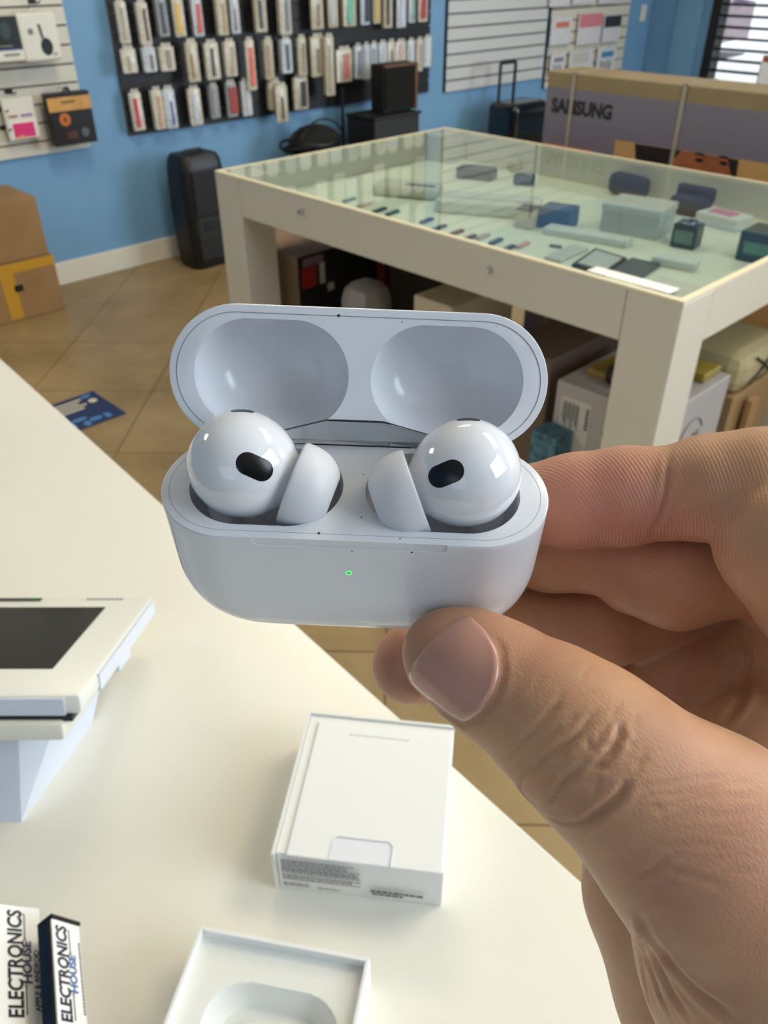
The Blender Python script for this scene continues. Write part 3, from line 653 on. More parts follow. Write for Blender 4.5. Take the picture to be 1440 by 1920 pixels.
t = ware('cable_coil', 'small grey clip lying at the front of the glass table', 'clip', 1042, 464, .03, .012, .006, G('grey_clip', (110, 110, 104), .5), .3, .002)
t = ware('game_console', 'pale rounded device with a dark stripe inside the glass table', 'device', 765, 366, .20, .09, .035, G('pale_device', (196, 192, 172), .4), math.radians(25), .014)
obj('stripe', bx((.0, -.03, .035), (.09, -.012, .0362)), G('navy_stripe', (36, 52, 72), .4), t)
t = ware('mesh_basket', 'dark grey mesh box near the back of the glass table', 'box', 893, 334, .12, .06, .034, G('mesh_grey', (74, 78, 76), .6), math.radians(20), .006)
t = ware('projector', 'long white device box in the middle of the glass table', 'device', 915, 396, .28, .12, .035, G('device_white', (204, 204, 192), .35), math.radians(28), .008)
obj('groove', bx((-.13, -.02, .035), (.13, -.012, .0355)), G('device_groove', (160, 160, 150), .5), t)
t = ware('trinket', 'small dark blue gadget behind the long white device', 'gadget', 982, 346, .06, .04, .03, G('navy_gadget', (40, 64, 92), .4), .3, .006)
t = ware('white_tray', 'low white tray right of the long white device in the table', 'tray', 1100, 448, .22, .05, .018, G('tray_white', (214, 214, 204), .4), math.radians(12), .004)
t = ware('small_carton', 'small white carton behind the dark phones in the table', 'box', 1265, 500, .10, .04, .02, G('tray_white', (214, 214, 204), .4), math.radians(12), .004)
t = ware('picture_card', 'white card with a grey picture at the back corner of the glass table', 'card', 858, 286, .07, .05, .045, G('card_white', (216, 218, 210), .4), .1, .002)
obj('picture', bx((-.02, -.0262, .012), (.02, -.0252, .036)), G('grey_pic', (140, 140, 136), .5), t)
t = ware('ornament', 'small beige ornament near the back of the glass table', 'ornament', 962, 322, .04, .04, .04, G('ornament_beige', (180, 174, 140), .5), 0, .016)
sm = [(660, 378, (70, 120, 108), 'teal'), (682, 386, (200, 170, 150), 'pinkish'), (707, 395, (50, 66, 76), 'dark slate'), (735, 408, (52, 76, 88), 'slate blue'), (806, 427, (56, 92, 96), 'deep teal'), (800, 414, (40, 60, 90), 'navy'), (838, 432, (66, 74, 88), 'grey blue'), (866, 436, (120, 76, 60), 'reddish brown'), (893, 446, (192, 170, 150), 'pale tan'), (922, 455, (50, 74, 76), 'dark green'), (952, 464, (60, 58, 60), 'charcoal'), (975, 462, (206, 160, 150), 'rose'), (1010, 470, (130, 130, 124), 'grey')]
sm = [(655, 377), (684, 386), (712, 396), (736, 401), (800, 416), (824, 429), (856, 438), (880, 448), (905, 446), (930, 455), (953, 468), (980, 462)]
sc_ = [((60, 120, 108), 'teal'), ((200, 170, 150), 'pinkish'), ((50, 66, 76), 'dark slate'), ((60, 104, 112), 'slate green'), ((40, 56, 84), 'navy'), ((66, 74, 88), 'grey blue'), ((120, 76, 60), 'reddish brown'), ((90, 60, 50), 'dark brown'), ((192, 170, 150), 'pale tan'), ((50, 74, 76), 'dark green'), ((60, 58, 60), 'charcoal'), ((206, 150, 140), 'rose')]
for (px, py), (c, cn) in zip(sm, sc_):
    ware('memory_stick', cn+' memory stick in the row along the front of the glass table', 'memory stick', px, py, .015, .052, .007, G('stick_'+cn.replace(' ', '_'), c, .4), math.radians(9), .002, 'memory sticks along the table front')
# stock under the table
def under(name, label, cat, x0, x1, y0, y1, z0, z1, m, bev=.003, rz=0.0):
    t = empty(name, loc=((x0+x1)/2, (y0+y1)/2, z0), rz=rz); tag(t, label, cat)
    w, d, h = x1-x0, y1-y0, z1-z0
    obj('body', bx((-w/2, -d/2, 0), (w/2, d/2, h), bev), m, t)
    return t, w, d, h
def xz(px, py, y): p = on(1, px, py, y); return p.x, p.z
M_DKBOX = G('dark_print_box', (26, 23, 24), .5, noise=.3, nscale=12)
M_BROWNB = G('dull_brown_box', (128, 104, 86), .7, noise=.1, nscale=8)
M_WBOX = G('printed_white_box', (172, 166, 164), .5)
def under_px(name, label, cat, px, py, Y, w, d, m, side='R', top=None, base=0.0, bev=.003):
    """box whose near top corner (right or left end of its front edge) sits at a picture point on the plane y=Y"""
    p = on(1, px, py, Y); x0, x1 = (p.x-w, p.x) if side == 'R' else (p.x, p.x+w)
    return under(name, label, cat, x0, x1, Y, Y+d, base, p.z if top is None else top, m, bev)
t, w, d, h = under_px('toy_box', 'dark printed toy box with red and white pictures under the left of the table', 'box', 556, 483, 1.47, .36, .30, M_BROWNB)
XF = Matrix.Translation((w/2, 0, 0))
obj('dark_print', bx((w/2, -d/2+.002, 0), (w/2+.0015, d/2, h-.002)), M_DKBOX, t)
obj('picture', bx((w/2+.001, -d/2+.015, h-.10), (w/2+.003, -d/2+.07, h-.04)), G('red_print', (150, 36, 30), .4), t)
obj('picture', bx((w/2+.001, -d/2+.085, h-.10), (w/2+.003, -d/2+.105, h-.035)), G('grey_white_print', (170, 168, 166), .4), t)
obj('picture', bx((w/2+.001, -d/2+.02, h-.035), (w/2+.003, -d/2+.10, h-.010)), G('mauve_print', (120, 96, 110), .4), t)
obj('picture', bx((w/2+.001, -d/2+.115, h-.13), (w/2+.003, -d/2+.14, h-.105)), MATS['grey_white_print'], t)
under_px('black_carton', 'plain black carton behind the toy box under the table', 'box', 690, 500, 1.80, .55, .30, M_BLK, top=.70)
under_px('book_box', 'dark red box standing under the middle of the table', 'box', 720, 500, 1.80, .035, .30, G('dark_red_box', (96, 26, 20), .5), top=.70)
under_px('brown_case', 'dark brown case under the middle of the table, right of the dark red box', 'case', 860, 520, 1.80, .30, .28, G('dark_brown_case', (52, 40, 34), .6), top=.68)
t, w, d, h = under_px('white_bag', 'greyish white plastic bag on the floor in front of the toy box', 'bag', 684, 545, 1.50, .14, .14, G('white_plastic_bag', (150, 146, 146), .4, bump=.8, bscale=30), bev=.06)
t, w, d, h = under_px('appliance_box', 'cream appliance box under the middle of the table apron', 'box', 776, 552, 1.42, .13, .24, G('cream_box', (196, 182, 160), .5), side='L')
t, w, d, h = under_px('monitor_box', 'flat brownish carton standing under the table between the cream box and the barcode box', 'box', 1035, 676, 1.50, .16, .30, G('taupe_box', (112, 92, 80), .6))
p1 = on(1, 1047, 702, 1.43)
t, w, d, h = under('printer_box', 'white box with a barcode label under the table beside the near leg', 'box', p1.x, -.66, 1.43, 1.735, 0, .606, M_WBOX)
f = bx((-w/2+.018, -d/2-.0015, h-.17), (-w/2+.098, -d/2, h-.03)); obj('label', f, G('label_pale', (196, 192, 186), .5), t)
f = bmesh.new()
random.seed(3)
for k in range(9):
    x = -w/2+.024+k*.0052; bx((x, -d/2-.0022, h-.085-.010*(k % 3)), (x+.0018+.0012*(k % 2), -d/2-.0015, h-.045+.004*(k % 2)), bm=f)
for k in range(5): bx((-w/2+.024, -d/2-.0022, h-.118-.008*k), (-w/2+.05+.006*(k % 3), -d/2-.0015, h-.114-.008*k), bm=f)
for k in range(6): bx((-w/2+.086, -d/2-.0022, h-.05-.009*k), (-w/2+.094, -d/2-.0015, h-.044-.009*k), bm=f)
obj('barcode', f, G('ink_dark', (60, 58, 60), .5), t)
obj('emblem', cyl((-w/2+.145, -d/2-.002, h-.085), (-w/2+.145, -d/2, h-.085), .012, 20), G('ink_dark', (60, 58, 60)), t)
f = tube([(w/2+.001, -d/2+.16+.05*math.cos(a), h-.11+.05*math.sin(a)) for a in [math.pi*.1+math.pi*1.1*k/20 for k in range(21)]], .002, 6); obj('print', f, G('ink_soft', (120, 112, 106), .5), t)
obj('print', bx((w/2, -d/2+.17, h-.14), (w/2+.0015, -d/2+.20, h-.10)), G('ink_soft', (120, 112, 106)), t)
under('black_pouch', 'black pouch lying on the white barcode-labelled box', 'pouch', p1.x+.085, -.70, 1.47, 1.62, .607, .655, M_BLK, .02)
under('yellow_leaflet', 'yellow and grey packet on the barcode-labelled box, left of the pouch', 'packet', p1.x+.03, p1.x+.08, 1.50, 1.60, .607, .622, G('leaflet_yellow', (156, 130, 60), .5), .003)
t, w, d, h = under('sachet', 'yellow and blue packet on the back of the barcode-labelled box', 'packet', -.76, -.68, 1.64, 1.72, .607, .628, G('sachet_yellow', (150, 132, 50), .5), .004)
obj('blue_end', bx((-w/2-.001, -d/2-.001, 0), (-w/2+.03, -d/2+.03, h+.001)), G('sachet_blue', (60, 110, 130), .5), t)
p2 = on(1, 1010, 812, 1.36)
under('blue_packet', 'blue speckled packet low down beside the barcode-labelled box', 'packet', p2.x-.02, p2.x+.05, 1.36, 1.425, 0, p2.z, G('blue_speckled', (70, 110, 130), .5, noise=.5, nscale=60), .003)
under('storage_carton', 'light brown carton beyond the near leg, under the cream cloth bag', 'box', -.80, -.665, 1.80, 2.05, 0, .52, G('carton_light_brown', (156, 126, 84), .6), .003)
t, w, d, h = under('linen_bag', 'cream cloth bag with a dark drawstring cross on a carton beyond the near leg', 'bag', -.82, -.66, 1.79, 2.04, .521, .625, G('cream_cloth', (176, 164, 124), .7, bump=.7, bscale=25), .035)
f = tube([(w/2+.001, -.06, .02), (w/2+.004, 0, .05), (w/2+.002, .05, .085)], .003, 6); tube([(w/2+.001, -.05, .085), (w/2+.004, .01, .05), (w/2+.002, .05, .02)], .003, 6, f); obj('drawstring', f, G('cord_dark', (50, 44, 34), .7), t)
under('wooden_plank', 'pale wooden plank standing upright beside the carton beyond the near leg', 'plank', -.655, -.64, 1.86, 1.90, 0, .50, G('pale_wood', (166, 130, 84), .6, noise=.15, nscale=15), .002)

# ------------------------------------------------------------------ television carton behind the table
BY = 2.46
pA = on(1, 1028, 140, BY)
TVX0, TVZ = pA.x, pA.z+.012
TVW = 1.55
t = empty('television_carton', loc=(TVX0+TVW/2, BY+.09, 0)); tag(t, 'big television carton printed SAMSUNG with a portrait photo, standing behind the table', 'television box')
obj('carton_body', bx((-TVW/2, -.09, 0), (TVW/2, .09, TVZ), .004), G('tv_cardboard', (124, 108, 78), .7, noise=.06, nscale=8), t)
zb = on(1, 1034, 162, BY).z
gx = -TVW/2+.004
obj('printed_panel', bx((gx, -.0915, .05), (TVW/2-.004, -.09, zb)), G('tv_grey_print', (104, 99, 112), .6), t)
pS = on(1, 1034, 208, BY); pE = on(1, 1146, 222, BY)
sz = on(1, 1040, 183, BY).z-pS.z
text('lettering', 'SAMSUNG', sz*1.38, G('ink_black', (24, 22, 26), .5), t, Matrix.Translation((pS.x-(TVX0+TVW/2), -.0915, pS.z)) @ Matrix.Rotation(math.pi/2, 4, 'X'), xs=(pE.x-pS.x)/(sz*1.38*4.55), bold=.003)
p0 = on(1, 1155, 262, BY)
cx0 = TVX0+TVW/2
px0 = p0.x-cx0; pz = p0.z
obj('photo_panel', bx((px0, -.0925, .25), (TVW/2-.03, -.0915, pz)), G('photo_tan', (170, 134, 84), .5, noise=.1, nscale=4), t)
def flaty(pts, d0, d1, m, parent, name):      # pts in (x,z)
    b = prism(pts, d0, d1); bmesh.ops.transform(b, matrix=Matrix(((1, 0, 0, 0), (0, 0, -1, 0), (0, 1, 0, 0), (0, 0, 0, 1))), verts=b.verts)
    return obj(name, b, m, parent)
def P(px, py): q = on(1, px, py, BY); return (q.x-cx0, q.z)
hairp = [P(1192, 264), P(1262, 268), P(1300, 268), P(1340, 272), P(1378, 276), P(1386, 300), P(1380, 340), P(1370, 420), P(1300, 500), P(1230, 470), P(1195, 380)]
hairp = [(x, min(z, pz-.001)) for x, z in hairp]
flaty(hairp, .0925, .0932, G('photo_dark_hair', (24, 14, 14), .5), t, 'photo_panel')
facep = [P(1262, 300), P(1280, 276), P(1310, 271), P(1345, 274), P(1366, 290), P(1372, 330), P(1360, 390), P(1325, 430), P(1285, 400), P(1265, 345)]
facep = [(x, min(z, pz-.001)) for x, z in facep]
flaty(facep, .0932, .0938, G('photo_brown_skin', (140, 82, 50), .5, noise=.2, nscale=18), t, 'photo_panel')
for (ex, ey) in ((1312, 300), (1358, 306)):
    c0 = P(ex, ey); flaty([(c0[0]+.013*math.cos(k*math.pi/8), c0[1]+.0055*math.sin(k*math.pi/8)) for k in range(16)], .0938, .0942, G('photo_eye', (30, 16, 12), .4), t, 'photo_panel')
    c0 = P(ex, ey-11); flaty([(c0[0]-.019, c0[1]-.002), (c0[0]+.019, c0[1]-.003), (c0[0]+.012, c0[1]+.004), (c0[0]-.010, c0[1]+.004)], .0938, .0942, G('photo_dark_hair', (24, 14, 14)), t, 'photo_panel')
o0 = P(1030, 268); o1 = P(1110, 282)
obj('orange_label', bx((gx+.01, -.0925, o1[1]-.08), (o1[0], -.0915, o0[1]-.002)), G('orange_print2', (206, 96, 50), .5), t)
for px in (1075, 1285):
    q = P(px, 170); obj('strap', bx((q[0]-.006, -.0945, .0), (q[0]+.006, -.0925, TVZ+.002)), G('clear_strap', (146, 136, 124), .3), t)
    obj('strap', bx((q[0]-.006, -.0945, TVZ), (q[0]+.006, .09, TVZ+.002)), MATS['clear_strap'], t)
# carton and packets at the right edge above the television box
q = on(1, 1418, 150, 3.2)
t = empty('stock_carton', loc=(q.x+.10, 3.28, 0)); tag(t, 'tall brown carton behind the television box at the right edge', 'box')
obj('body', bx((-.10, -.08, 0), (.16, .08, on(1, 1420, 120, 3.2).z), .003), M_BROWNB, t)
q = on(1, 1432, 150, 3.0)
t = empty('white_packet', loc=(q.x+.07, 3.02, 0)); tag(t, 'white printed carton at the very right edge above the television box', 'box')
obj('body', bx((-.075, -.06, 0), (.15, .06, on(1, 1432, 100, 3.0).z), .003), G('packet_bluewhite', (214, 220, 232), .4), t)
obj('red_label', bx((-.07, -.061, on(1, 1432, 100, 3.0).z-.02), (.1, -.06, on(1, 1432, 100, 3.0).z-.002)), G('dull_red', (150, 80, 60), .4), t)
# ------------------------------------------------------------------ the counter and what lies on it
CZ = .95; CEDGE = .293
M_LAM = mat('cream_laminate', (236, 232, 220), .30, noise=.02, nscale=5)
t = empty('counter', loc=(-.6, .294, 0), rz=-.060); tag(t, 'long white laminate shop counter running under the boxes', 'counter')
obj('countertop', bx((-1.6, -.85, CZ-.035), (1.0, 0, CZ), .0015), M_LAM, t)
obj('counter_body', bx((-1.58, -.80, 0), (.98, -.03, CZ-.036)), M_LAM, t)
M_PAPERW = mat('box_white_paper', (238, 238, 236), .42)
M_INK = mat('ink_grey', (120, 124, 130), .5); M_INKD = mat('ink_black2', (50, 52, 56), .5)
M_TINT = mat('box_side_white', (232, 231, 226), .45)
# retail box
BH = .036
A = on(2, 832, 1640, CZ+BH); B = on(2, 508, 1601, CZ+BH); Cc = on(2, 573, 1327, CZ+BH)
ux = (A-B); wbx = ux.length; ux.normalize(); uy = Vector((-ux.y, ux.x, 0)); lby = (Cc-B).dot(uy)
lby = .104
mwb = frame_mw((B.x, B.y, CZ), ux, uy)
t = empty('earbud_retail_box', mw=mwb); tag(t, 'closed white retail box with a pull tab lying on the counter', 'box')
obj('box_body', bx((.002, .002, 0), (wbx-.0, lby-.002, BH-.0015), .0006), M_PAPERW, t)
obj('sleeve_edge', bx((0, 0, .0), (.0018, lby, BH)), M_TINT, t)
obj('box_lid', bx((.0085, .0006, BH-.0015), (wbx-.001, lby-.008, BH), .0004), mat('lid_white', (240, 240, 238), .4), t)
obj('sleeve_edge', bx((.002, lby-.0018, 0), (wbx, lby, BH)), M_TINT, t)
tabp = [(-.0175, 0), (.0175, 0), (.0175, .011), (.0145, .014), (-.0145, .014), (-.0175, .011)]
tb = prism([(x+.050, y+.0006) for x, y in tabp], BH, BH+.0004); obj('pull_tab', tb, mat('tab_white', (234, 235, 242), .3), t)
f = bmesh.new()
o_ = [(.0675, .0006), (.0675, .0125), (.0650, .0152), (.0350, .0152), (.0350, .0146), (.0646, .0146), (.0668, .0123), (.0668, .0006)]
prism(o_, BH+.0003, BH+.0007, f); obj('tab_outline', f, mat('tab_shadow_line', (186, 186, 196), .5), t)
random.seed(11)
f = bmesh.new()
def words(bm, x0, x1, z, h, y=-.0002, th=.0003):
    x = x0
    while x < x1-.001:
        l = random.uniform(.0012, .004); l = min(l, x1-x); bx((x, y, z), (x+l, y+th, z+h), bm=bm); x += l+.0005
z = BH-.0048
for k, (x1, hh) in enumerate(((.047, .0007), (.043, .0007), (.044, .0007), (.050, .0007), (.048, .0007), (.0505, .0011), (.050, .0007), (.0505, .0007), (.046, .0007), (.050, .0007))):
    words(f, .005, x1, z, hh); z -= .0019 if k != 6 else .0030
words(f, .005, .020, .0082, .0007); words(f, .005, .022, .0064, .0007); words(f, .025, .040, .0066, .0007)
obj('small_print', f, M_INK, t)
f = bmesh.new(); words(f, .056, .086, .0100, .0014); words(f, .057, .076, .0074, .0012); obj('serial_print', f, M_INKD, t)
f = bmesh.new()
x = .030
while x < .068:
    l = random.uniform(.001, .004); bx((x, lby-.0165, BH), (x+l, lby-.0155, BH+.0002), bm=f); x += l+.0006
obj('faint_print', f, mat('faint_ink', (206, 208, 210), .5), t)
# open box tray with a moulded bed
TH = .030
A = on(2, 375, 1735, CZ+TH); B = on(2, 694, 1796, CZ+TH)
ux = (B-A); wt = ux.length; ux.normalize(); uy = Vector((ux.y, -ux.x, 0))
lt = .112
mwt = frame_mw((A.x, A.y, CZ), ux, -uy)
t = empty('open_box_tray', mw=mwt); tag(t, 'open white box tray with a moulded empty bed at the bottom of the picture', 'box')
W_ = .0022
f = bx((0, -lt, 0), (W_, 0, TH), .0004); bx((wt-W_, -lt, 0), (wt, 0, TH), .0004, bm=f); bx((W_, -W_, 0), (wt-W_, 0, TH), .0004, bm=f); bx((W_, -lt, 0), (wt-W_, -lt+W_, TH), .0004, bm=f); bx((W_, -lt, 0), (wt-W_, 0, .002), bm=f)
obj('tray_wall', f, M_PAPERW, t)
# moulded insert: height field
nx_, ny_ = 110, 120
xs_ = np.linspace(W_, wt-W_, nx_); ys_ = np.linspace(-lt+W_, -W_, ny_)
X_, Y_ = np.meshgrid(xs_, ys_, indexing='ij')
def sdrr(x, y, hx, hy, r):
    qx = abs(x)-hx+r; qy = abs(y)-hy+r
    return np.hypot(np.maximum(qx, 0), np.maximum(qy, 0))+np.minimum(np.maximum(qx, qy), 0)-r
d = sdrr(X_-wt*.54, Y_+lt*.50, .0335, .036, .020)
Zz = TH-.0065-.013*np.clip(-d/.006, 0, 1)**.7
d2 = sdrr(X_-wt*.54, Y_+lt*.54, .024, .028, .016)
Zz += .0035*(1/(1+np.exp((d2)/.0010)))
V = np.stack([X_, Y_, Zz], -1).reshape(-1, 3)
I = np.arange(nx_*ny_).reshape(nx_, ny_)
Q = np.stack([I[:-1, :-1], I[1:, :-1], I[1:, 1:], I[:-1, 1:]], -1).reshape(-1, 4)
obj('moulded_insert', np_mesh('moulded_insert', V, Q), mat('insert_white', (236, 236, 230), .5), t, smooth=50)
# tablet terminal on its wedge stand
M_TABW = mat('terminal_white', (226, 223, 214), .35)
M_TABS = mat('terminal_silver_white', (214, 218, 228), .3)
M_SCREEN = mat('black_screen', (6, 7, 8), .12, spec=.3)
rh = Vector((CM[0][0], CM[0][1], 0)).normalized(); fh = Vector((-rh.y, rh.x, 0))
far = on(2, 288, 1117, CZ+.035)
tilt = math.radians(19.0)
dn = (-fh)*math.cos(tilt)+Vector((0, 0, 1))*math.sin(tilt)      # from far edge to near edge
# near edge length so the corner lands on its pixel row
best = None
for k in range(60, 400):
    q = far+dn*(k*.001); v = CM @ (np.array(q)-CO); yy = 960+FPX*v[1]/v[2]
    if yy >= 1302: best = k*.001; break
LT = best
WT = .30
mwt = frame_mw(far, -rh, dn)      # x to the left, y toward the viewer, z = x cross y
zax = Vector((-rh)).cross(dn); sgn = 1 if zax.z > 0 else -1
t = empty('payment_terminal', mw=mwt); tag(t, 'white tablet payment terminal on a wedge stand at the left edge of the counter', 'payment terminal')
def tbx(x0, x1, y0, y1, z0, z1, bev=0): 
    z0, z1 = sorted((z0*sgn, z1*sgn)); return bx((x0, y0, z0), (x1, y1, z1), bev)
b = tbx(0, WT, 0, LT, -.014, 0, .004); obj('terminal_shell', b, M_TABW, t, smooth=40)
obj('side_band', tbx(-.0012, .002, .004, LT-.03, -.013, -.002), M_TABS, t)
obj('front_band', tbx(.01, WT, LT-.001, LT+.0012, -.013, -.002), M_TABS, t)
obj('screen', tbx(.030, WT-.03, .024, LT-.034, 0, .0006), M_SCREEN, t)
obj('card_slot', tbx(.085, WT-.03, .006, .011, 0, .0008), mat('slot_dark', (40, 50, 40), .4), t)
f = tbx(.088, .094, .0068, .0102, .0008, .0012); obj('status_light', f, mat('dim_green_led', (40, 120, 40), .4), t)

obj('reader_slot', tbx(-.001, .012, LT*.42, LT*.58, -.019, -.012, .001), M_TABS, t)
b = tbx(.010, WT, .02, LT+.006, -.028, -.016, .003); obj('lower_shell', b, mat('terminal_cream', (222, 218, 204), .4), t, smooth=40)
obj('gap_band', tbx(.006, WT, .03, LT+.001, -.017, -.013), MATS['matt_black'], t)
fm = bmesh.new()
for (a0, a1) in ((.055, .068), (.070, .076)): 
    z0, z1 = sorted((-.025*sgn, -.0195*sgn)); bx((a0, LT+.006, z0), (a1, LT+.0065, z1), bm=fm)
obj('marking', fm, MATS['ink_black2'], t)
fm = bmesh.new()
z0, z1 = sorted((0, .0003*sgn)); 
for k in range(9): bx((.022+k*.0032, .006, z0), (.0245+k*.0032, .0085, z1), bm=fm)
obj('logo_lettering', fm, M_INK, t)
# wedge stand from under the tablet down to the counter
mwi = mwt.inverted()
def at_px(px, py, y_off):       # point on a vertical plane parallel to the near edge
    n = fh; p0 = far+dn*LT+fh*y_off
    return on_plane(px, py, p0, n)
E0 = at_px(30, 1334, .012); Ef = on(2, 40, 1542, CZ)
stand = bmesh.new()
lft = -rh*.26
top_z = E0.z-.004
E1 = on(2, 124, 1296, top_z)
base_r = Vector((Ef.x, Ef.y, CZ))
a1 = Vector((E1.x, E1.y, top_z)); a0 = Vector((E0.x, E0.y, top_z))
back = far+dn*(LT*.35); back_r = back+(-rh)*.05
pts = [a0, a0+lft, base_r+lft, base_r, a1, Vector((a1.x, a1.y, CZ))+fh*.02]
v = [stand.verts.new(p) for p in pts]
hb = [stand.verts.new(Vector((a0+lft).to_tuple())+fh*.10), stand.verts.new(a1+fh*.10-Vector((0, 0, .02)))]
lb = stand.verts.new(Vector(((base_r+lft).x, (base_r+lft).y, CZ))+fh*.16)
for f in ((0, 1, 2, 3), (0, 3, 4), (3, 5, 4)):
    stand.faces.new([v[i] for i in f])
stand.faces.new((v[4], v[5], hb[1])); stand.faces.new((v[0], v[4], hb[1], hb[0], v[1])); stand.faces.new((v[1], hb[0], lb, v[2])); stand.faces.new((hb[0], hb[1], v[5], lb)); stand.faces.new((v[2], lb, v[5], v[3]))
bmesh.ops.transform(stand, matrix=mwi, verts=stand.verts)
obj('stand', stand, M_TABS, t)
# business card holders
dcard = Vector(ray(-18, -88)); dcard.z = 0; dcard.normalize(); pc = Vector((dcard.y, -dcard.x, 0))      # pc points to the right of dcard
M_ACR = mat('black_acrylic', (16, 14, 16), .15, coat=.3); M_CARDW = mat('card_stock', (238, 236, 232), .5)
M_TXK = mat('logo_black', (22, 20, 28), .5); M_TXB = mat('logo_blue', (58, 92, 150), .5); M_TXN = mat('logo_indigo', (60, 56, 96), .5)
def card_block(name, label, corner_px, z_top, alpha, width, length, thick, tx, e_y, h_y, s_y, hue, holder, small):
    """far-left top corner at a pixel; long side runs toward the viewer; face tilted by alpha"""
    c = on(2, *corner_px, z_top)
    wdir = pc*math.cos(alpha)-Vector((0, 0, 1))*math.sin(alpha)
    o = c-dcard*length+wdir*width
    m = frame_mw(o, dcard, -wdir)
    t = empty(name, mw=m); tag(t, label, 'business cards')
    obj('card_stack', bx((0, 0, -thick), (length, width, 0), .0002), M_CARDW, t)
    def line(s, x1, wl, y0, y1, mm, bold):
        s_ = (y1-y0)*width/.73; me = text_mesh(s, s_, .0001, 1, bold); w0 = max(v.co.x for v in me.vertices); bpy.data.meshes.remove(me)
        text('lettering', s, s_, mm, t, Matrix.Translation((x1-wl, y0*width, .0001)), xs=wl/w0, bold=bold, depth=.0001)
    xe = length-.0028
    line('ELECTRONICS', xe, tx, e_y[0], e_y[1], M_TXK, .0003)
    line('HOUSE', xe-tx*.30, tx*.40, h_y[0], h_y[1], M_TXB if hue else M_TXN, .00022)
    ym = (h_y[0]*.35+h_y[1]*.65)*width; q = .00028
    b = bx((xe-tx*.27, ym-q, 0), (xe-tx*.03, ym+q, .0002)); bx((xe-tx*.97, ym-q, 0), (xe-tx*.73, ym+q, .0002), bm=b); bx((xe-tx*.035, ym-q, 0), (xe-tx*.03, e_y[0]*width+.0008, .0002), bm=b)
    tube([(xe-tx*.285+.0006*math.cos(a), ym+.0006*math.sin(a), .0001) for a in [2*math.pi*k/14 for k in range(15)]], .0002, 5, b)
    tube([(xe-tx*.715+.0006*math.cos(a), ym+.0006*math.sin(a), .0001) for a in [2*math.pi*k/14 for k in range(15)]], .0002, 5, b)
    obj('logo_line', b, M_TXK, t)
    if small: line(small, xe-tx*.38, tx*.56, s_y[0], s_y[1], M_TXK, .00004)
    b = bmesh.new(); x = xe-tx*.9
    random.seed(5)
    while x < xe-tx*.14:
        l = random.uniform(.0006, .0016); bx((x, (s_y[0]-(.10 if small else 0))*width, 0), (x+l, (s_y[1]-(.13 if small else .08))*width, .0002), bm=b); x += l+.0004
    obj('small_print', b, M_INKD, t)
    if holder:
        h = bx((-.002, -.001, -thick-.0085), (length+.0026, width+.0008, -thick-.0003), .0005)
        bx((length+.0004, -.001, -thick-.0085), (length+.0026, width+.0008, .0006), .0004, bm=h)
        obj('holder', h, M_ACR, t)
    return t
card_block('business_card_stack', 'stack of ELECTRONICS HOUSE cards with blue lettering in the black holder', (97, 1722), CZ+.032, math.radians(56), .0186, .062, .0012, .0505, (.52, .90), (.25, .50), (.04, .17), True, True, None)
card_block('business_card_stack', 'stack of ELECTRONICS HOUSE cards at the bottom left corner', (-16, 1693), CZ+.030, math.radians(44), .0275, .078, .006, .0585, (.40, .70), (.22, .40), (.06, .17), False, False, 'APPLE & ANDROID')
# ------------------------------------------------------------------ earbud case held in the hand
def rodr(w):
    w = Vector(w); a = w.length
    return Matrix.Rotation(a, 3, w) if a > 1e-9 else Matrix.Identity(3)
CMm = Matrix([list(r) for r in CM]).transposed()      # camera axes -> world
def cam_pt(v): return Vector(CO)+CMm @ (Vector(v)*.001)
def cam_px(px, py, z): return np.array([(px-720)*z/FPX, (py-960)*z/FPX, z])
B0 = Matrix(((1, 0, 0), (0, 0, -1), (0, 1, 0)))
RB = rodr((.8483, .0417, .0272)) @ B0; TB = Vector((-4.6943, 1.3489, 130.9375))
def pose_world(R3, T):      # local mm -> world metres
    m = (CMm @ R3).to_4x4() @ Matrix.Scale(.001, 4); m.translation = cam_pt(T); return m
MB = pose_world(RB, TB)
CA, CB_, CR, CN, RR, ZR = 30.3, 22.602, 17.053, 2.4315, 10.85, 7.7227
def case_ring(z, n=160, notch=0.0):
    az = abs(z); k = az-(CB_-CR); imax = min(RR, CB_-az)
    Y = math.sqrt(max(0, RR*RR-(RR-imax)**2)); out = []
    for j in range(n):
        th = 2*math.pi*(j+.5)/n; y = Y*math.sin(th); i = RR-math.sqrt(max(0, RR*RR-y*y)); q = CR-i
        x = (CA-CR)+max(0, max(q, 0)**CN-max(k, 0)**CN)**(1/CN)
        x = math.copysign(x, math.cos(th))
        out.append((x, y, z))
    return out
def densify(pts, n=220):
    P_ = np.array(pts+[pts[0]]); L = np.r_[0, np.cumsum(np.hypot(*(np.diff(P_, axis=0)[:, :2].T)))]
    # start at the +x tip for every ring so that rings line up
    t = np.linspace(0, L[-1], n, endpoint=False); return np.stack([np.interp(t, L, P_[:, k]) for k in range(3)], 1)
def half_shell(zs, cap_z):
    b = bmesh.new(); rings = []
    for z, ins in zs:
        r = densify(case_ring(z))
        if ins:
            c = r.copy(); c[:, 0] = np.sign(r[:, 0])*np.minimum(np.abs(r[:, 0]), CA-RR); c[:, 1] = 0
            v = r-c; v[:, 2] = 0; L = np.maximum(np.hypot(v[:, 0], v[:, 1]), 1e-6)[:, None]; r = r-v/L*ins
        rings.append([b.verts.new(p) for p in r])
    for A, B in zip(rings, rings[1:]):
        for k in range(len(A)): b.faces.new((A[k], A[(k+1) % len(A)], B[(k+1) % len(A)], B[k]))
    b.faces.new(rings[0]); b.faces.new(rings[-1])
    bmesh.ops.remove_doubles(b, verts=b.verts, dist=.002)
    bmesh.ops.recalc_face_normals(b, faces=b.faces)
    return b
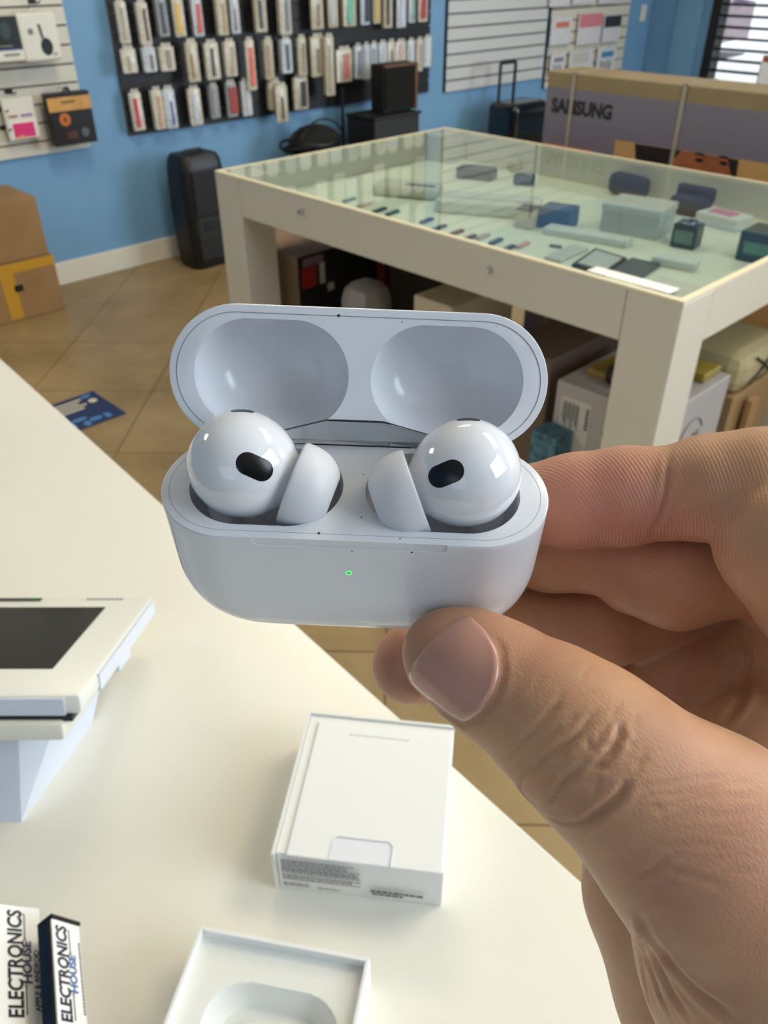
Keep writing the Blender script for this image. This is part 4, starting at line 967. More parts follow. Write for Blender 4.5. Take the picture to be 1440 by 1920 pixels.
def stadium(cx1, cx2, r, n=36, cy=0.0):
    return [(cx2+r*math.cos(a), cy+r*math.sin(a)) for a in [-math.pi/2+math.pi*k/n for k in range(n+1)]]+[(cx1+r*math.cos(a), cy+r*math.sin(a)) for a in [math.pi/2+math.pi*k/n for k in range(n+1)]]
M_CASE = mat('glossy_white_plastic', (226, 227, 232), .2, spec=.45, coat=.12)
M_CASEM = mat('satin_white_plastic', (226, 228, 233), .32, spec=.45, bump=.05, bscale=3)
M_SEAM = mat('seam_grey', (158, 160, 166), .5)
T = empty('earbud_charging_case', mw=MB); tag(T, 'open white earbud charging case held up in the hand, green light on its front', 'earbud case')
lev = [(-CB_+.001, 0)]+[(-CB_+(CB_+ZR-.35)*(1-math.cos(math.pi/2*k/44)), 0) for k in range(2, 45)]
zs = lev+[(ZR-.18, .04), (ZR-.06, .13), (ZR, .3)]
body = obj('case_body', half_shell(zs, ZR), M_CASE, T)
for s in (-1, 1):
    cut = bmesh.new(); c1, c2 = (-17.5, -10.1) if s < 0 else (10.1, 17.5)
    rings = []
    for z, ins in ((ZR+2, 0), (ZR, 0), (ZR-4, .15), (ZR-6.0, .8), (ZR-7.2, 2.2), (ZR-7.6, 4.5)):
        rings.append([cut.verts.new((x, y, z)) for x, y in stadium(c1, c2, 8.35-ins)])
    for A, B in zip(rings, rings[1:]):
        for k in range(len(A)): cut.faces.new((A[k], A[(k+1) % len(A)], B[(k+1) % len(A)], B[k]))
    cut.faces.new(rings[0]); cut.faces.new(rings[-1]); bmesh.ops.recalc_face_normals(cut, faces=cut.faces)
    c_ = obj('cutter', cut, None, T); boolean(body, c_)
# recess for the hinge at the back and thumb notch along the front lip
c_ = obj('cutter', bx((-10.2, 9.35, ZR-1.6), (10.2, 14, ZR+3)), None, T); boolean(body, c_)
nb = prism(rrect(29, 2.2, .8, 4), -1, 1); bmesh.ops.transform(nb, matrix=Matrix.Translation((0, -RR-.86, ZR-.55)) @ Matrix.Rotation(math.pi/2, 4, 'X'), verts=nb.verts)
c_ = obj('cutter', nb, None, T); boolean(body, c_)
for p in body.data.polygons: p.use_smooth = True
body.data.set_sharp_from_angle(angle=math.radians(32))
def ring_strip(ins, w, z, parent, name, m, gap=None):
    b = bmesh.new(); A = stadium(-(CA-RR), CA-RR, RR-ins, 40); B = stadium(-(CA-RR), CA-RR, RR-ins-w, 40)
    va = [b.verts.new((x, y, z)) for x, y in A]; vb = [b.verts.new((x, y, z)) for x, y in B]
    va2 = [b.verts.new((x, y, z-.05)) for x, y in A]; vb2 = [b.verts.new((x, y, z-.05)) for x, y in B]
    n = len(A)
    for k in range(n):
        if gap and A[k][1]*gap > 9.2*1 and abs(A[k][0]) < 10.5: continue
        if gap and abs(A[k][0]-A[(k+1) % n][0]) > 20 and A[k][1]*gap > 0: continue
        k2 = (k+1) % n
        b.faces.new((va[k], va[k2], vb[k2], vb[k])); b.faces.new((va[k], va[k2], va2[k2], va2[k])); b.faces.new((vb[k], vb[k2], vb2[k2], vb2[k]))
    return obj(name, b, m, parent)
ring_strip(1.25, .09, ZR+.012, T, 'seam', M_SEAM, gap=1)
# hinge
M_HINGE = mat('hinge_metal_white', (176, 180, 184), .3, metal=.35)
M_GAP = mat('gap_dark', (26, 26, 30), .6)
h = bx((-9.9, 9.42, ZR-1.5), (9.9, 9.95, ZR-.05)); bx((-5.6, 9.6, ZR-1.2), (5.2, 11.2, ZR+1.1), .3, bm=h); 
bx((-9.6, 9.9, ZR-.8), (-5.8, 11.2, ZR+.75), .15, bm=h); bx((5.4, 9.9, ZR-.8), (9.6, 11.2, ZR+.75), .15, bm=h)
obj('hinge', h, M_HINGE, T)
obj('hinge_gap', bx((-8.6, 9.40, ZR-1.0), (8.6, 9.55, ZR+.03)), M_GAP, T)
# status light
M_LEDG = mat('green_led', (120, 255, 150), .4, emit=(60, 235, 90), estr=1.6)
lz = .1
b = cyl((-.25, -RR-.015, lz), (-.25, -RR+.1, lz), .42, 28); obj('status_light', b, mat('led_lens', (90, 205, 110), .3), T)
b = bmesh.new()
bb = tube([(-.25+.40*math.cos(a), -RR-.02, lz+.40*math.sin(a)) for a in [2*math.pi*k/28 for k in range(29)]], .07, 6, b); obj('status_light_ring', b, M_LEDG, T, smooth=60)
# small dirt specks on the plastic
M_DIRT = mat('dirt_speck', (70, 60, 50), .8)
b = bmesh.new()
for (x, y, r) in ((-4.6, -9.5, .22), (7.5, -9.9, .10), (1.5, -6.0, .12), (1.2, 3.0, .10)): cyl((x, y, ZR-.02), (x, y, ZR+.05), r, 10, b)
for (x, z, r) in ((.4, ZR-2.2, .12), (9.3, ZR-1.9, .18), (25.5, ZR-6, .0)): 
    if r and abs(x) < 13: cyl((x, -RR+.02, z), (x, -RR-.03, z), r, 10, b)
obj('dirt_specks', b, M_DIRT, T)
# lid
LA, LDY, LDZ, LT1, LT2, LDX = -2.2, -1.1, 1.7, .045, .07, -.05
LM = Matrix.Translation((LDX, 10.0+LDY, ZR+LDZ)) @ Matrix.Rotation(LT2, 4, 'Z') @ Matrix.Rotation(LA, 4, 'X') @ Matrix.Rotation(LT1, 4, 'Z') @ Matrix.Translation((0, -10.0, -ZR))
zs = [(ZR, .3), (ZR+.06, .13), (ZR+.2, .03)]+[(ZR+.3+(CB_-ZR-.3)*math.sin(math.pi/2*k/30), 0) for k in range(0, 30)]+[(CB_-.001, 0)]
lid = obj('lid', half_shell(zs, ZR), M_CASE, T, mw=LM)
for s in (-1, 1):
    cut = bmesh.new(); rings = []
    c1, c2 = (-17.6, -10.4) if s < 0 else (10.4, 17.6); R0 = 8.65
    prof = [(ZR-2, 0)]+[(ZR+10.6*math.sin(a)**1.0, R0*(1-max(0, math.cos(a))**.62)) for a in [math.pi/2*k/26 for k in range(0, 26)]]
    for z, ins in prof:
        rings.append([cut.verts.new((x, y, z)) for x, y in [(xx*1.0, yy) for xx, yy in stadium(c1+ins*.25, c2-ins*.25, max(R0-ins, .3))]])
    for A, B in zip(rings, rings[1:]):
        for k in range(len(A)): cut.faces.new((A[k], A[(k+1) % len(A)], B[(k+1) % len(A)], B[k]))
    cut.faces.new(rings[0]); cut.faces.new(rings[-1]); bmesh.ops.recalc_face_normals(cut, faces=cut.faces)
    c_ = obj('cutter', cut, None, T, mw=LM); boolean(lid, c_)
cp = prism([(-13.6, 12), (-13.4, 9.0), (-5.2, 6.75), (4.2, 6.75), (13.4, 9.0), (13.6, 12)], ZR-1, ZR+1.3)
c_ = obj('cutter', cp, None, T, mw=LM); boolean(lid, c_)
for p in lid.data.polygons: p.use_smooth = True
lid.data.set_sharp_from_angle(angle=math.radians(32))
hp = prism([(-13.1, 10.0), (-12.9, 9.1), (-5.1, 7.0), (4.1, 7.0), (12.9, 9.1), (13.1, 10.0)], ZR+.15, ZR+1.2)
obj('hinge_plate', hp, M_HINGE, lid)
obj('hinge_outline', tube([(-13.3, 9.05, ZR-.01), (-5.2, 6.80, ZR-.01), (-3.6, 6.74, ZR-.01), (2.6, 6.74, ZR-.01), (4.2, 6.80, ZR-.01), (13.2, 9.05, ZR-.01)], .085, 6), M_GAP, lid)
b = ring_strip(1.25, .09, ZR-.012, lid, 'seam', M_SEAM, gap=1)
b = bmesh.new(); cyl((-3.6, -9.6, ZR-.03), (-3.6, -9.6, ZR+.02), .24, 12, b); cyl((6.4, -9.0, ZR-.03), (6.4, -9.0, ZR+.02), .10, 10, b); obj('dirt_specks', b, M_DIRT, lid)

# ------------------------------------------------------------------ earbuds
M_BUD = mat('earbud_gloss_white', (236, 236, 240), .07, spec=.6, coat=.5)
M_TIP = mat('silicone_white', (226, 226, 230), .45, sss=.3)
M_MESH = mat('black_mesh', (8, 8, 10), .25)
RBi = RB.transposed()
def loc_dir(v): return (RBi @ Vector(v)).normalized()
def earbud(side):
    """side -1 left, +1 right; everything in case-local mm, axes mirrored by side"""
    C0 = np.array([17.3*side, .35, ZR+4.1])
    ax = np.array(loc_dir((.936, .36, .06) if side < 0 else (-.930, .33, .06)))      # towards the ear tip
    h = .28; lo = C0-np.array([11, 11, 24]); hi = C0+np.array([13, 13, 11]); lo[0] = C0[0]-12.5; hi[0] = C0[0]+12.5
    g = [np.arange(lo[k], hi[k], h) for k in range(3)]
    Pn = np.stack(np.meshgrid(*g, indexing='ij'), -1)
    rel = Pn-C0; along = rel @ ax; perp = np.sqrt(np.maximum((rel**2).sum(-1)-along**2, 0))
    # egg: ball that narrows toward the tip
    rad = np.where(along > 0, 1.0, 1.0)
    F = np.sqrt((along/np.where(along > 0, 8.9, 8.15))**2+(perp/8.25)**2)-1; F = F*8.2
    neck = round_cone(Pn, C0+ax*3.0, C0+ax*8.2, 6.6, 3.6); F = smin(F, neck, 1.2)
    stem = round_cone(Pn, C0+np.array([side*3.2, 0, -3]), C0+np.array([side*4.2, 0, -19.0]), 3.4, 2.9); F = smin(F, stem, 2.0)
    V, Q = surface_nets(F, lo, h)
    t = empty('earbud', mw=MB @ Matrix.Translation(C0))
    me = np_mesh('shell', V-C0, Q); o = obj('shell', me, M_BUD, t, smooth=60)
    sm_ = o.modifiers.new('s', 'SMOOTH'); sm_.iterations = 6; sm_.factor = .6
    dg = bpy.context.evaluated_depsgraph_get(); me2 = bpy.data.meshes.new_from_object(o.evaluated_get(dg)); o.modifiers.clear(); o.data = me2
    # ear tip: truncated dome with an open skirt
    axv = Vector(ax); q = axv.to_track_quat('Z', 'Y').to_matrix().to_4x4()
    prof = [(6.1, .0), (6.35, -.25), (6.55, .0), (6.6, 1.0), (6.5, 2.4), (6.15, 3.8), (5.45, 5.0), (4.5, 6.0), (3.6, 6.55), (3.1, 6.65), (2.7, 6.4), (2.5, 3.5), (2.9, 2.0), (5.4, .9), (6.0, .3)]
    b = bmesh.new(); n = 72; rings = []
    for r, z in prof: rings.append([b.verts.new((r*math.cos(2*math.pi*k/n), r*1.04*math.sin(2*math.pi*k/n), z)) for k in range(n)])
    rings.append(rings[0])
    for A, B in zip(rings, rings[1:]):
        for k in range(n): b.faces.new((A[k], A[(k+1) % n], B[(k+1) % n], B[k]))
    tip = obj('ear_tip', b, M_TIP, t, smooth=50, mw=Matrix.Translation(axv*8.3) @ q)
    tip.modifiers.new('s', 'SUBSURF').render_levels = 1
    return t, o, C0
def patch(target, name, m, center_dir, up_dir, poly_fn, off, parent, nrad=10, thick=True):
    """lay a small curved piece on the target surface, cast along -center_dir"""
    bv = BVHTree.FromPolygons([v.co for v in target.data.vertices], [tuple(p.vertices) for p in target.data.polygons])
    cd = Vector(center_dir).normalized(); r_ = Vector(up_dir).cross(cd).normalized(); u_ = cd.cross(r_)
    out = poly_fn(); out = [((1-k/4)*a[0]+k/4*b_[0], (1-k/4)*a[1]+k/4*b_[1]) for a, b_ in zip(out, out[1:]+out[:1]) for k in range(4)]; n = len(out); b = bmesh.new(); rows = []
    for s in [k/nrad for k in range(nrad+1)]:
        row = []
        for (x, y) in out:
            hit = bv.ray_cast(cd*30+r_*(x*s+patch.c[0]*(1-s))+u_*(y*s+patch.c[1]*(1-s)), -cd)
            if hit[0] is None: row.append(None); continue
            row.append(hit[0]+cd*(off if s < .97 else -.05))
            if s == 0: row = [row[0]]*n; break
        rows.append(row)
    c = b.verts.new(rows[0][0]); prev = None
    for row in rows[1:]:
        cur = [b.verts.new(p) for p in row]
        for k in range(n):
            if prev is None: b.faces.new((c, cur[k], cur[(k+1) % n]))
            else: b.faces.new((prev[k], cur[k], cur[(k+1) % n], prev[(k+1) % n]))
        prev = cur
    return obj(name, b, m, parent, smooth=70)
patch.c = (0, 0)
for side in (-1, 1):
    t, shell, C0 = earbud(side)
    if side < 0: tag(t, 'left white earbud resting in the open case, its tip pointing right', 'earbud', 'earbuds in the case')
    else: tag(t, 'right white earbud resting in the open case, its tip pointing left', 'earbud', 'earbuds in the case')
    # view direction at the bud, in case-local axes
    vc = RB @ Vector(C0)+TB; cd = loc_dir(-vc)
    upv = loc_dir((0, -1, 0)); rv = loc_dir((1, 0, 0))
    # sensor pill: pixel position -> offset in mm in the view plane
    cx, cy, ang, L_, W2 = (477, 875, math.radians(-24), 2.95, 1.75) if side < 0 else (836, 888, math.radians(22), 2.85, 1.75)
    px = 720+FPX*vc.x/vc.z; py = 960+FPX*vc.y/vc.z; sc = (vc.z-7.8)/FPX
    ox, oy = (cx-px)*sc, -(cy-py)*sc
    def pill(ox=ox, oy=oy, ang=ang, L_=L_, W2=W2):
        o = []
        for x, y in stadium(-(L_-W2), (L_-W2), W2, 12): o.append((ox+x*math.cos(ang)-y*math.sin(ang), oy+x*math.sin(ang)+y*math.cos(ang)))
        return o
    patch.c = (ox, oy)
    patch(shell, 'sensor_window', M_MESH, cd, upv, pill, .05, t)
    # top vent, seen edge on at the crown
    cd2 = (Vector(upv)*1.0+Vector(cd)*.30+Vector(rv)*(.02)).normalized()
    patch.c = (0, 0)
    patch(shell, 'top_vent', M_MESH, cd2, Vector(cd)*-1, lambda: stadium(-.9, .9, 1.0, 10), .05, t)
# ------------------------------------------------------------------ the hand
def px3(x, y, z): return cam_px(x, y, z)
HH = .54
hlo = np.array([-8., -20., 92.]); hhi = np.array([112., 126., 186.])
hg = [np.arange(hlo[k], hhi[k], HH) for k in range(3)]
HP = np.stack(np.meshgrid(*hg, indexing='ij'), -1).astype(np.float32)
def chain(pts, k=1.5):
    """pts: (px, py, depth mm, radius mm) joined by round cones"""
    F = None
    P3 = [(px3(*p[:3]), p[3]) for p in pts]
    for (a, ra), (b, rb) in zip(P3, P3[1:]):
        f = round_cone(HP, a.astype(np.float32), b.astype(np.float32), ra, rb)
        F = f if F is None else smin(F, f, k)
    return F
index_d = chain([(985, 945, 147, 7.2), (1080, 938, 143, 8.2), (1170, 930, 141, 8.5), (1230, 925, 139.5, 8.2)], 2)
index_m = chain([(1262, 926, 139, 8.2), (1330, 915, 136.5, 8.9), (1420, 902, 133.5, 8.6), (1540, 900, 132, 9.3)], 2)
index_p = chain([(1600, 925, 131, 9.8), (1478, 1012, 129, 10.9), (1540, 1100, 133, 12)], 3)
index = smin(index_d, index_m, 1.0)
index = smin(index, index_p, .5)
middle_d = chain([(940, 1010, 158, 7.5), (1030, 1030, 155, 8.0), (1140, 1040, 152, 7.8)], 2)
middle_m = chain([(1195, 1068, 150, 8.6), (1270, 1085, 148, 9.2), (1380, 1060, 148, 9.2), (1500, 1020, 146, 9.5)], 2)
middle = smin(middle_d, middle_m, 1.2)
ring_d = chain([(772, 1246, 153, 7.6), (850, 1235, 157, 8.2), (950, 1200, 161, 8.6)], 2)
ring_m = chain([(1000, 1170, 163, 8.8), (1120, 1165, 163, 9.4), (1250, 1140, 164, 9.6), (1400, 1100, 163, 10)], 2)
ring = smin(ring_d, ring_m, 1.5)
pinky = chain([(1262, 1310, 164, 10.5), (1310, 1275, 163, 12.2), (1410, 1235, 161, 13), (1530, 1210, 157, 14)], 2)
hollow = chain([(1060, 1215, 176, 9), (1180, 1260, 178, 11), (1330, 1330, 178, 12)], 3)
palm = chain([(1560, 1080, 150, 16), (1580, 1300, 150, 19), (1560, 1500, 146, 22)], 6)
palm2 = chain([(1420, 1330, 170, 13), (1370, 1470, 168, 15), (1272, 1672, 148, 16), (1345, 1850, 147, 17.5), (1450, 2060, 147, 21)], 6)
thumb_d = chain([(834, 1224, 127, 6.8), (874, 1240, 126, 8.2), (932, 1276, 124, 9.2), (1000, 1316, 121.5, 10.0)], 2.5)
thumb_m = chain([(1045, 1348, 119.5, 10.6), (1100, 1392, 118, 11.2), (1185, 1465, 117, 11.9), (1300, 1560, 117.5, 14.5)], 4)
thumb_b = chain([(1300, 1560, 117.5, 14.2), (1340, 1600, 118.5, 15.5), (1475, 1800, 123, 21.5), (1640, 2060, 127, 29)], 5)
web = chain([(1330, 1560, 135, 14), (1440, 1500, 140, 17), (1560, 1480, 140, 18)], 6)
thumb = smin(smin(thumb_d, thumb_m, 2.5), thumb_b, 5)
back = smin(smin(palm, palm2, 8), web, 5)
F = smin(index, middle, .6); F = smin(F, ring, .6); F = smin(F, pinky, .8); F = smin(F, hollow, 1.5); F = smin(F, back, 3.0); F = smin(F, thumb, 1.4)
# flatten where the fingers press the case: carve the case volume slightly enlarged
RBn = np.array(RB); TBn = np.array(TB)
LP = (HP-TBn.astype(np.float32)) @ RBn.astype(np.float32)      # case-local coordinates
qx = np.abs(LP[..., 0])-(CA-12.0); qz = np.abs(LP[..., 2])-(CB_-12.0)
d2 = np.hypot(np.maximum(qx, 0), np.maximum(qz, 0))+np.minimum(np.maximum(qx, qz), 0)-12.0
w1 = d2+RR; w2 = np.abs(LP[..., 1])
cs = np.hypot(np.maximum(w1, 0), w2)+np.minimum(np.maximum(w1, w2-RR), 0)-RR
F = np.maximum(F, -(cs+.05))
del LP, qx, qz, d2, w1, w2
V, Q = surface_nets(F, hlo, HH)
del F
def laplacian(V, Q, it, lam=.5):
    n = len(V); A = Q[:, [0, 1, 2, 3]].ravel(); B = Q[:, [1, 2, 3, 0]].ravel()
    cnt = np.bincount(A, minlength=n)+np.bincount(B, minlength=n); cnt = np.maximum(cnt, 1)[:, None]
    for _ in range(it):
        S = np.stack([np.bincount(A, V[B, k], n)+np.bincount(B, V[A, k], n) for k in range(3)], 1)/cnt
        V = V+(S-V)*lam
    return V
V = laplacian(V, Q, 6)
def vnormals(V, Q):
    nf = np.cross(V[Q[:, 2]]-V[Q[:, 0]], V[Q[:, 3]]-V[Q[:, 1]])
    N = np.stack([sum(np.bincount(Q[:, j], nf[:, k], len(V)) for j in range(4)) for k in range(3)], 1)
    return N/np.maximum(np.linalg.norm(N, axis=1), 1e-9)[:, None]
N = vnormals(V, Q)
HB = BVHTree.FromPolygons([tuple(v) for v in V], [tuple(q) for q in Q.tolist()])
def hit(px, py):
    d = Vector(((px-720)/FPX, (py-960)/FPX, 1)).normalized()
    h = HB.ray_cast(Vector((0, 0, 0)), d)
    return h
def crease(pts, depth, width, ridge=.35):
    depth = depth*.95
    """press a fold along a line of frame points lying on the skin"""
    global V
    P3 = []
    for (a, b) in zip(pts, pts[1:]):
        n = max(2, int(math.hypot(b[0]-a[0], b[1]-a[1])/5))
        for k in range(n):
            h = hit(a[0]+(b[0]-a[0])*k/n, a[1]+(b[1]-a[1])*k/n)
            if h[0] is not None: P3.append(np.array(h[0]))
    if len(P3) < 2: return
    P3 = np.array(P3); lo, hi = P3.min(0)-4*width, P3.max(0)+4*width
    idx = np.where(((V > lo) & (V < hi)).all(1))[0]
    if not len(idx): return
    dist = np.full(len(idx), 1e9); best = np.zeros(len(idx), int)
    for j, p in enumerate(P3):
        d = ((V[idx]-p)**2).sum(1); m = d < dist; dist[m] = d[m]; best[m] = j
    s = best/(len(P3)-1); fade = np.clip(np.minimum(s, 1-s)*5+.02, 0, 1)
    r = np.sqrt(dist)/width
    V[idx] += N[idx]*((-depth*np.exp(-r*r)+depth*ridge*np.exp(-(r-1.9)**2))*fade)[:, None]
# thumb knuckle folds
crease([(1045, 1420), (1062, 1402), (1085, 1375), (1108, 1345), (1130, 1325)], .42, .42, .3)
crease([(998, 1447), (1022, 1422), (1050, 1400), (1072, 1385), (1092, 1372)], .42, .5, .4)
crease([(1105, 1445), (1122, 1432), (1140, 1416), (1153, 1399), (1162, 1376), (1165, 1345)], .75, .55, .35)
crease([(1068, 1450), (1085, 1440), (1103, 1432), (1125, 1436), (1150, 1440)], .40, .45, .5)
crease([(1076, 1440), (1060, 1462), (1042, 1485), (1022, 1512)], .42, .55, .4)
crease([(1085, 1548), (1115, 1530), (1140, 1512), (1162, 1492), (1174, 1470), (1176, 1450)], .70, .6, .35)
crease([(1020, 1530), (1060, 1545), (1100, 1540)], .3, .35)
crease([(1004, 1505), (985, 1494), (973, 1476), (975, 1458), (992, 1438), (1012, 1425)], .32, .5, .3)
crease([(928, 1440), (950, 1420), (978, 1392), (1003, 1370), (1030, 1340), (1050, 1312), (1060, 1290)], .32, .5, .3)
crease([(945, 1470), (962, 1440), (985, 1412)], .25, .45)
crease([(1115, 1405), (1128, 1400), (1140, 1395), (1152, 1397), (1163, 1404)], .30, .4, .4)
crease([(1096, 1388), (1110, 1402), (1118, 1424)], .28, .4, .4)
crease([(1168, 1380), (1180, 1395), (1196, 1402)], .22, .4)
crease([(1178, 1425), (1200, 1430), (1225, 1420)], .2, .45)
crease([(985, 1308), (1005, 1290), (1020, 1262)], .14, .45)
crease([(960, 1335), (990, 1318)], .12, .4)
random.seed(4)
for k in range(13):
    y = 1462+k*15
    pts = [(1165+k*3+random.uniform(-15, 15), y+34-k*1.5)]
    for q in range(1, 7): pts.append((pts[0][0]+q*42, y+22-q*5+random.uniform(-5, 5)))
    crease(pts, random.uniform(.10, .2), .45, .4)
crease([(1197, 1646), (1215, 1636), (1240, 1622), (1262, 1610)], .28, .5)
crease([(1235, 1632), (1270, 1634), (1310, 1648), (1345, 1658), (1375, 1654)], .3, .5)
crease([(1165, 1592), (1200, 1596), (1240, 1588), (1300, 1582), (1370, 1590)], .16, .5)
crease([(1220, 1500), (1235, 1520), (1255, 1540)], .15, .4)
for k in range(34):
    a = random.uniform(-.5, .5); cx_ = 1085+random.gauss(0, 48); cy_ = 1405+random.gauss(0, 52); l_ = random.uniform(14, 34); an = math.radians(-52)+a
    crease([(cx_-l_*math.cos(an), cy_-l_*math.sin(an)), (cx_+random.uniform(-5, 5), cy_), (cx_+l_*math.cos(an+.2), cy_+l_*math.sin(an+.2))], random.uniform(.08, .2), .38, .3)
# folds at the base of the thumb
crease([(1203, 1715), (1222, 1755), (1250, 1795), (1280, 1832), (1310, 1862), (1390, 1920)], .6, .8, .6)
crease([(1203, 1715), (1215, 1755), (1232, 1800), (1262, 1865), (1300, 1919)], .55, .7, .6)
crease([(1201, 1715), (1208, 1760), (1220, 1810), (1238, 1865), (1262, 1919)], .5, .6, .6)
crease([(1200, 1720), (1202, 1780), (1208, 1830), (1218, 1880), (1232, 1919)], .35, .6, .6)
# finger creases and palm lines
crease([(1255, 836), (1254, 860), (1253, 890), (1250, 920), (1238, 965), (1215, 1015)], .5, .55, .6)
crease([(1262, 850), (1262, 900), (1258, 950)], .16, .45)
crease([(1198, 1000), (1180, 960), (1175, 920)], .08, .6)
crease([(1395, 1180), (1405, 1230), (1400, 1290), (1380, 1330), (1350, 1365)], .7, .9, .5)
crease([(1270, 1290), (1330, 1270), (1400, 1290)], .2, .8)
# nail fold
nail_out = [(872, 1153), (850, 1163), (815, 1192), (785, 1225), (766, 1258), (763, 1272), (775, 1290), (805, 1315), (835, 1337), (863, 1354), (882, 1352), (905, 1335), (922, 1310), (934, 1280), (939, 1250), (936, 1222), (926, 1200), (910, 1178), (895, 1163), (883, 1153)]
crease([(763, 1278), (805, 1320), (866, 1360), (905, 1343), (930, 1312), (944, 1262), (940, 1215), (912, 1172)], .28, .55, .5)
N = vnormals(V, Q)
# pigment: redder finger pads, yellower backs
def near(px, py, z, r):
    p = px3(px, py, z); return np.exp(-((V-p)**2).sum(1)/r**2)
red = .95*near(1060, 960, 136, 13)+.6*near(1150, 950, 134, 10)+.5*near(1270, 990, 132, 9)+.8*near(760, 1250, 148, 9)+.5*near(1100, 1150, 155, 16)+.35*near(1260, 1120, 140, 13)+.45*near(800, 1210, 122, 8)+.45*near(1400, 1620, 100, 18)+.3*near(1330, 1300, 155, 20)+.4*near(1000, 1230, 118, 8)
red = np.clip(red, 0, 1)
Vw = (np.array(CMm) @ (V*.001).T).T
ctr = cam_px(1250, 1450, 120)*.001; ctrw = np.array(CMm) @ ctr
me = np_mesh('hand', Vw-ctrw, Q)
at = me.attributes.new('redness', 'FLOAT', 'POINT'); at.data.foreach_set('value', red.astype(np.float32))
# coordinates in the hand's own frame for the fine skin relief
def skin_mat():
    m = bpy.data.materials.new('skin'); m.use_nodes = True; nt = m.node_tree; b = nt.nodes['Principled BSDF']; Lk = nt.links.new
    tc = nt.nodes.new('ShaderNodeTexCoord')
    a = nt.nodes.new('ShaderNodeAttribute'); a.attribute_name = 'redness'
    mx = nt.nodes.new('ShaderNodeMix'); mx.data_type = 'RGBA'; Lk(a.outputs['Fac'], mx.inputs[0])
    mx.inputs[6].default_value = (*lin((202, 156, 120)), 1); mx.inputs[7].default_value = (*lin((200, 138, 116)), 1)
    n = nt.nodes.new('ShaderNodeTexNoise'); n.inputs['Scale'].default_value = 90; n.inputs['Detail'].default_value = 5; Lk(tc.outputs['Object'], n.inputs['Vector'])
    cr = nt.nodes.new('ShaderNodeValToRGB'); cr.color_ramp.elements[0].position = .3; cr.color_ramp.elements[0].color = (.84, .78, .76, 1); cr.color_ramp.elements[1].position = .7; cr.color_ramp.elements[1].color = (1.06, 1.06, 1.04, 1)
    Lk(n.outputs['Fac'], cr.inputs[0])
    mm = nt.nodes.new('ShaderNodeMix'); mm.data_type = 'RGBA'; mm.blend_type = 'MULTIPLY'; mm.inputs[0].default_value = .8
    Lk(mx.outputs[2], mm.inputs[6]); Lk(cr.outputs[0], mm.inputs[7]); Lk(mm.outputs[2], b.inputs['Base Color'])
    b.inputs['Roughness'].default_value = .48; b.inputs['Specular IOR Level'].default_value = .4
    b.inputs['Subsurface Weight'].default_value = .35; b.inputs['Subsurface Radius'].default_value = (1, .35, .2); b.inputs['Subsurface Scale'].default_value = .003
    v = nt.nodes.new('ShaderNodeTexVoronoi'); v.feature = 'DISTANCE_TO_EDGE'; v.inputs['Scale'].default_value = 950
    n2 = nt.nodes.new('ShaderNodeTexNoise'); n2.inputs['Scale'].default_value = 260; n2.inputs['Detail'].default_value = 6; Lk(tc.outputs['Object'], n2.inputs['Vector'])
    mpv = nt.nodes.new('ShaderNodeMapping'); mpv.inputs['Scale'].default_value = (1, 1.5, .8); Lk(tc.outputs['Object'], mpv.inputs[0])
    ad = nt.nodes.new('ShaderNodeVectorMath'); ad.operation = 'MULTIPLY_ADD'; Lk(n2.outputs['Color'], ad.inputs[0]); ad.inputs[1].default_value = (.0016, .0016, .0016); Lk(mpv.outputs[0], ad.inputs[2]); Lk(ad.outputs[0], v.inputs['Vector'])
    sc = nt.nodes.new('ShaderNodeMath'); sc.operation = 'MULTIPLY'; Lk(v.outputs['Distance'], sc.inputs[0]); sc.inputs[1].default_value = 1.1
    cl = nt.nodes.new('ShaderNodeMath'); cl.operation = 'MINIMUM'; Lk(sc.outputs[0], cl.inputs[0]); cl.inputs[1].default_value = .4
    s2 = nt.nodes.new('ShaderNodeMath'); s2.operation = 'ADD'; Lk(cl.outputs[0], s2.inputs[0]); Lk(n2.outputs['Fac'], s2.inputs[1])
    bp = nt.nodes.new('ShaderNodeBump'); bp.inputs['Strength'].default_value = .3; bp.inputs['Distance'].default_value = .00025; Lk(s2.outputs[0], bp.inputs['Height'])
    # finger-pad ridges on the pads
    wv = nt.nodes.new('ShaderNodeTexWave'); wv.wave_type = 'RINGS'; wv.rings_direction = 'SPHERICAL'; wv.inputs['Scale'].default_value = 560; wv.inputs['Distortion'].default_value = .8; wv.inputs['Detail'].default_value = 1
    mp = nt.nodes.new('ShaderNodeMapping'); mp.vector_type = 'POINT'
    pc_ = np.array(CMm) @ (cam_px(1000, 1000, 140)*.001)-ctrw
    mp.inputs['Location'].default_value = tuple(-pc_); Lk(tc.outputs['Object'], mp.inputs[0]); Lk(mp.outputs[0], wv.inputs['Vector'])
    wv.inputs['Distortion'].default_value = 1.5
    ms_ = nt.nodes.new('ShaderNodeAttribute'); ms_.attribute_name = 'ridges'
    b2 = nt.nodes.new('ShaderNodeBump'); b2.inputs['Distance'].default_value = .00012
    st = nt.nodes.new('ShaderNodeMath'); st.operation = 'MULTIPLY'; Lk(ms_.outputs['Fac'], st.inputs[0]); st.inputs[1].default_value = .55; Lk(st.outputs[0], b2.inputs['Strength'])
    Lk(wv.outputs['Fac'], b2.inputs['Height']); Lk(bp.outputs[0], b2.inputs['Normal']); Lk(b2.outputs[0], b.inputs['Normal'])
    return m
rd = np.clip(1.6*near(1080, 940, 134, 12)+1.4*near(1150, 940, 132, 10)+1.2*near(1350, 930, 127, 12), 0, 1)
at = me.attributes.new('ridges', 'FLOAT', 'POINT'); at.data.foreach_set('value', rd.astype(np.float32))
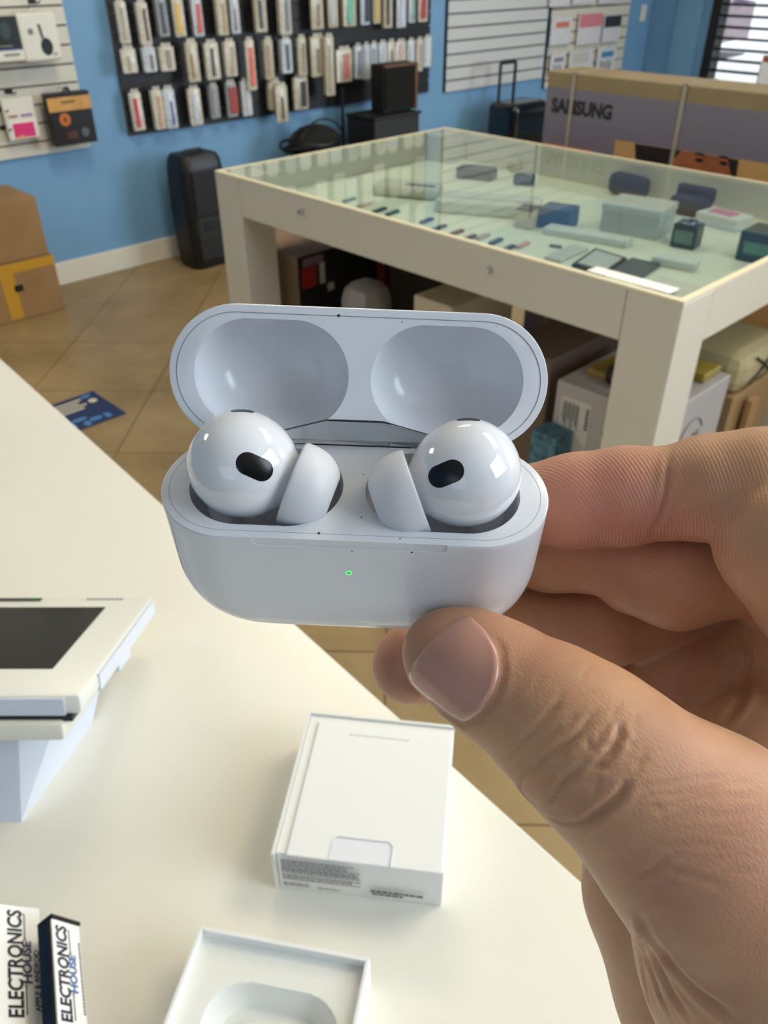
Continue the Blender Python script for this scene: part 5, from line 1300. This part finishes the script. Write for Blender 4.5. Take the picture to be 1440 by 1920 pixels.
hand = obj('hand', me, skin_mat(), None, smooth=180)
hand.location = Vector(CO)+Vector(ctrw)
tag(hand, "person's bare right hand holding the white earbud case between thumb and fingers", 'hand')
# thumbnail
HB = BVHTree.FromPolygons([tuple(v) for v in V], [tuple(q) for q in Q.tolist()])
cxn = sum(p[0] for p in nail_out)/len(nail_out); cyn = sum(p[1] for p in nail_out)/len(nail_out)
def cat(pts, n):
    P_ = np.array(pts, float); m = len(P_); out = []
    for i in range(m):
        p0, p1, p2, p3 = P_[i-1], P_[i], P_[(i+1) % m], P_[(i+2) % m]
        for k in range(n):
            t_ = k/n; out.append(.5*((2*p1)+(-p0+p2)*t_+(2*p0-5*p1+4*p2-p3)*t_**2+(-p0+3*p1-3*p2+p3)*t_**3))
    return out
outl = cat(nail_out, 4); nb_ = bmesh.new(); rows = []
for s in [k/16 for k in range(0, 17)]:
    row = []
    for p in outl:
        h = hit(cxn+(p[0]-cxn)*s, cyn+(p[1]-cyn)*s)
        if h[0] is None: row.append(row[-1]); continue
        n_ = Vector(h[1]); n_ = -n_ if n_.z > 0 else n_
        row.append(Vector(h[0])+n_*(.34 if s < .9 else .34-.5*(s-.9)/.1))
        if s == 0: row = row*len(outl); break
    rows.append(row)
def plate(p, s): return p
prev = None; NV = []
for s, row in zip([k/16 for k in range(0, 17)], rows):
    if s == 0: c = nb_.verts.new(plate(row[0], 0)); continue
    cur = [nb_.verts.new(plate(p, s)) for p in row]
    for k in range(len(cur)):
        k2 = (k+1) % len(cur)
        if prev is None: nb_.faces.new((c, cur[k], cur[k2]))
        else: nb_.faces.new((prev[k], cur[k], cur[k2], prev[k2]))
    prev = cur
bmesh.ops.transform(nb_, matrix=CMm.to_4x4() @ Matrix.Scale(.001, 4), verts=nb_.verts)
bmesh.ops.translate(nb_, vec=-Vector(ctrw), verts=nb_.verts)
obj('thumbnail', nb_, mat('nail', (206, 152, 134), .22, spec=.5, coat=.2, noise=.06, nscale=120, sss=.2), hand, smooth=80)
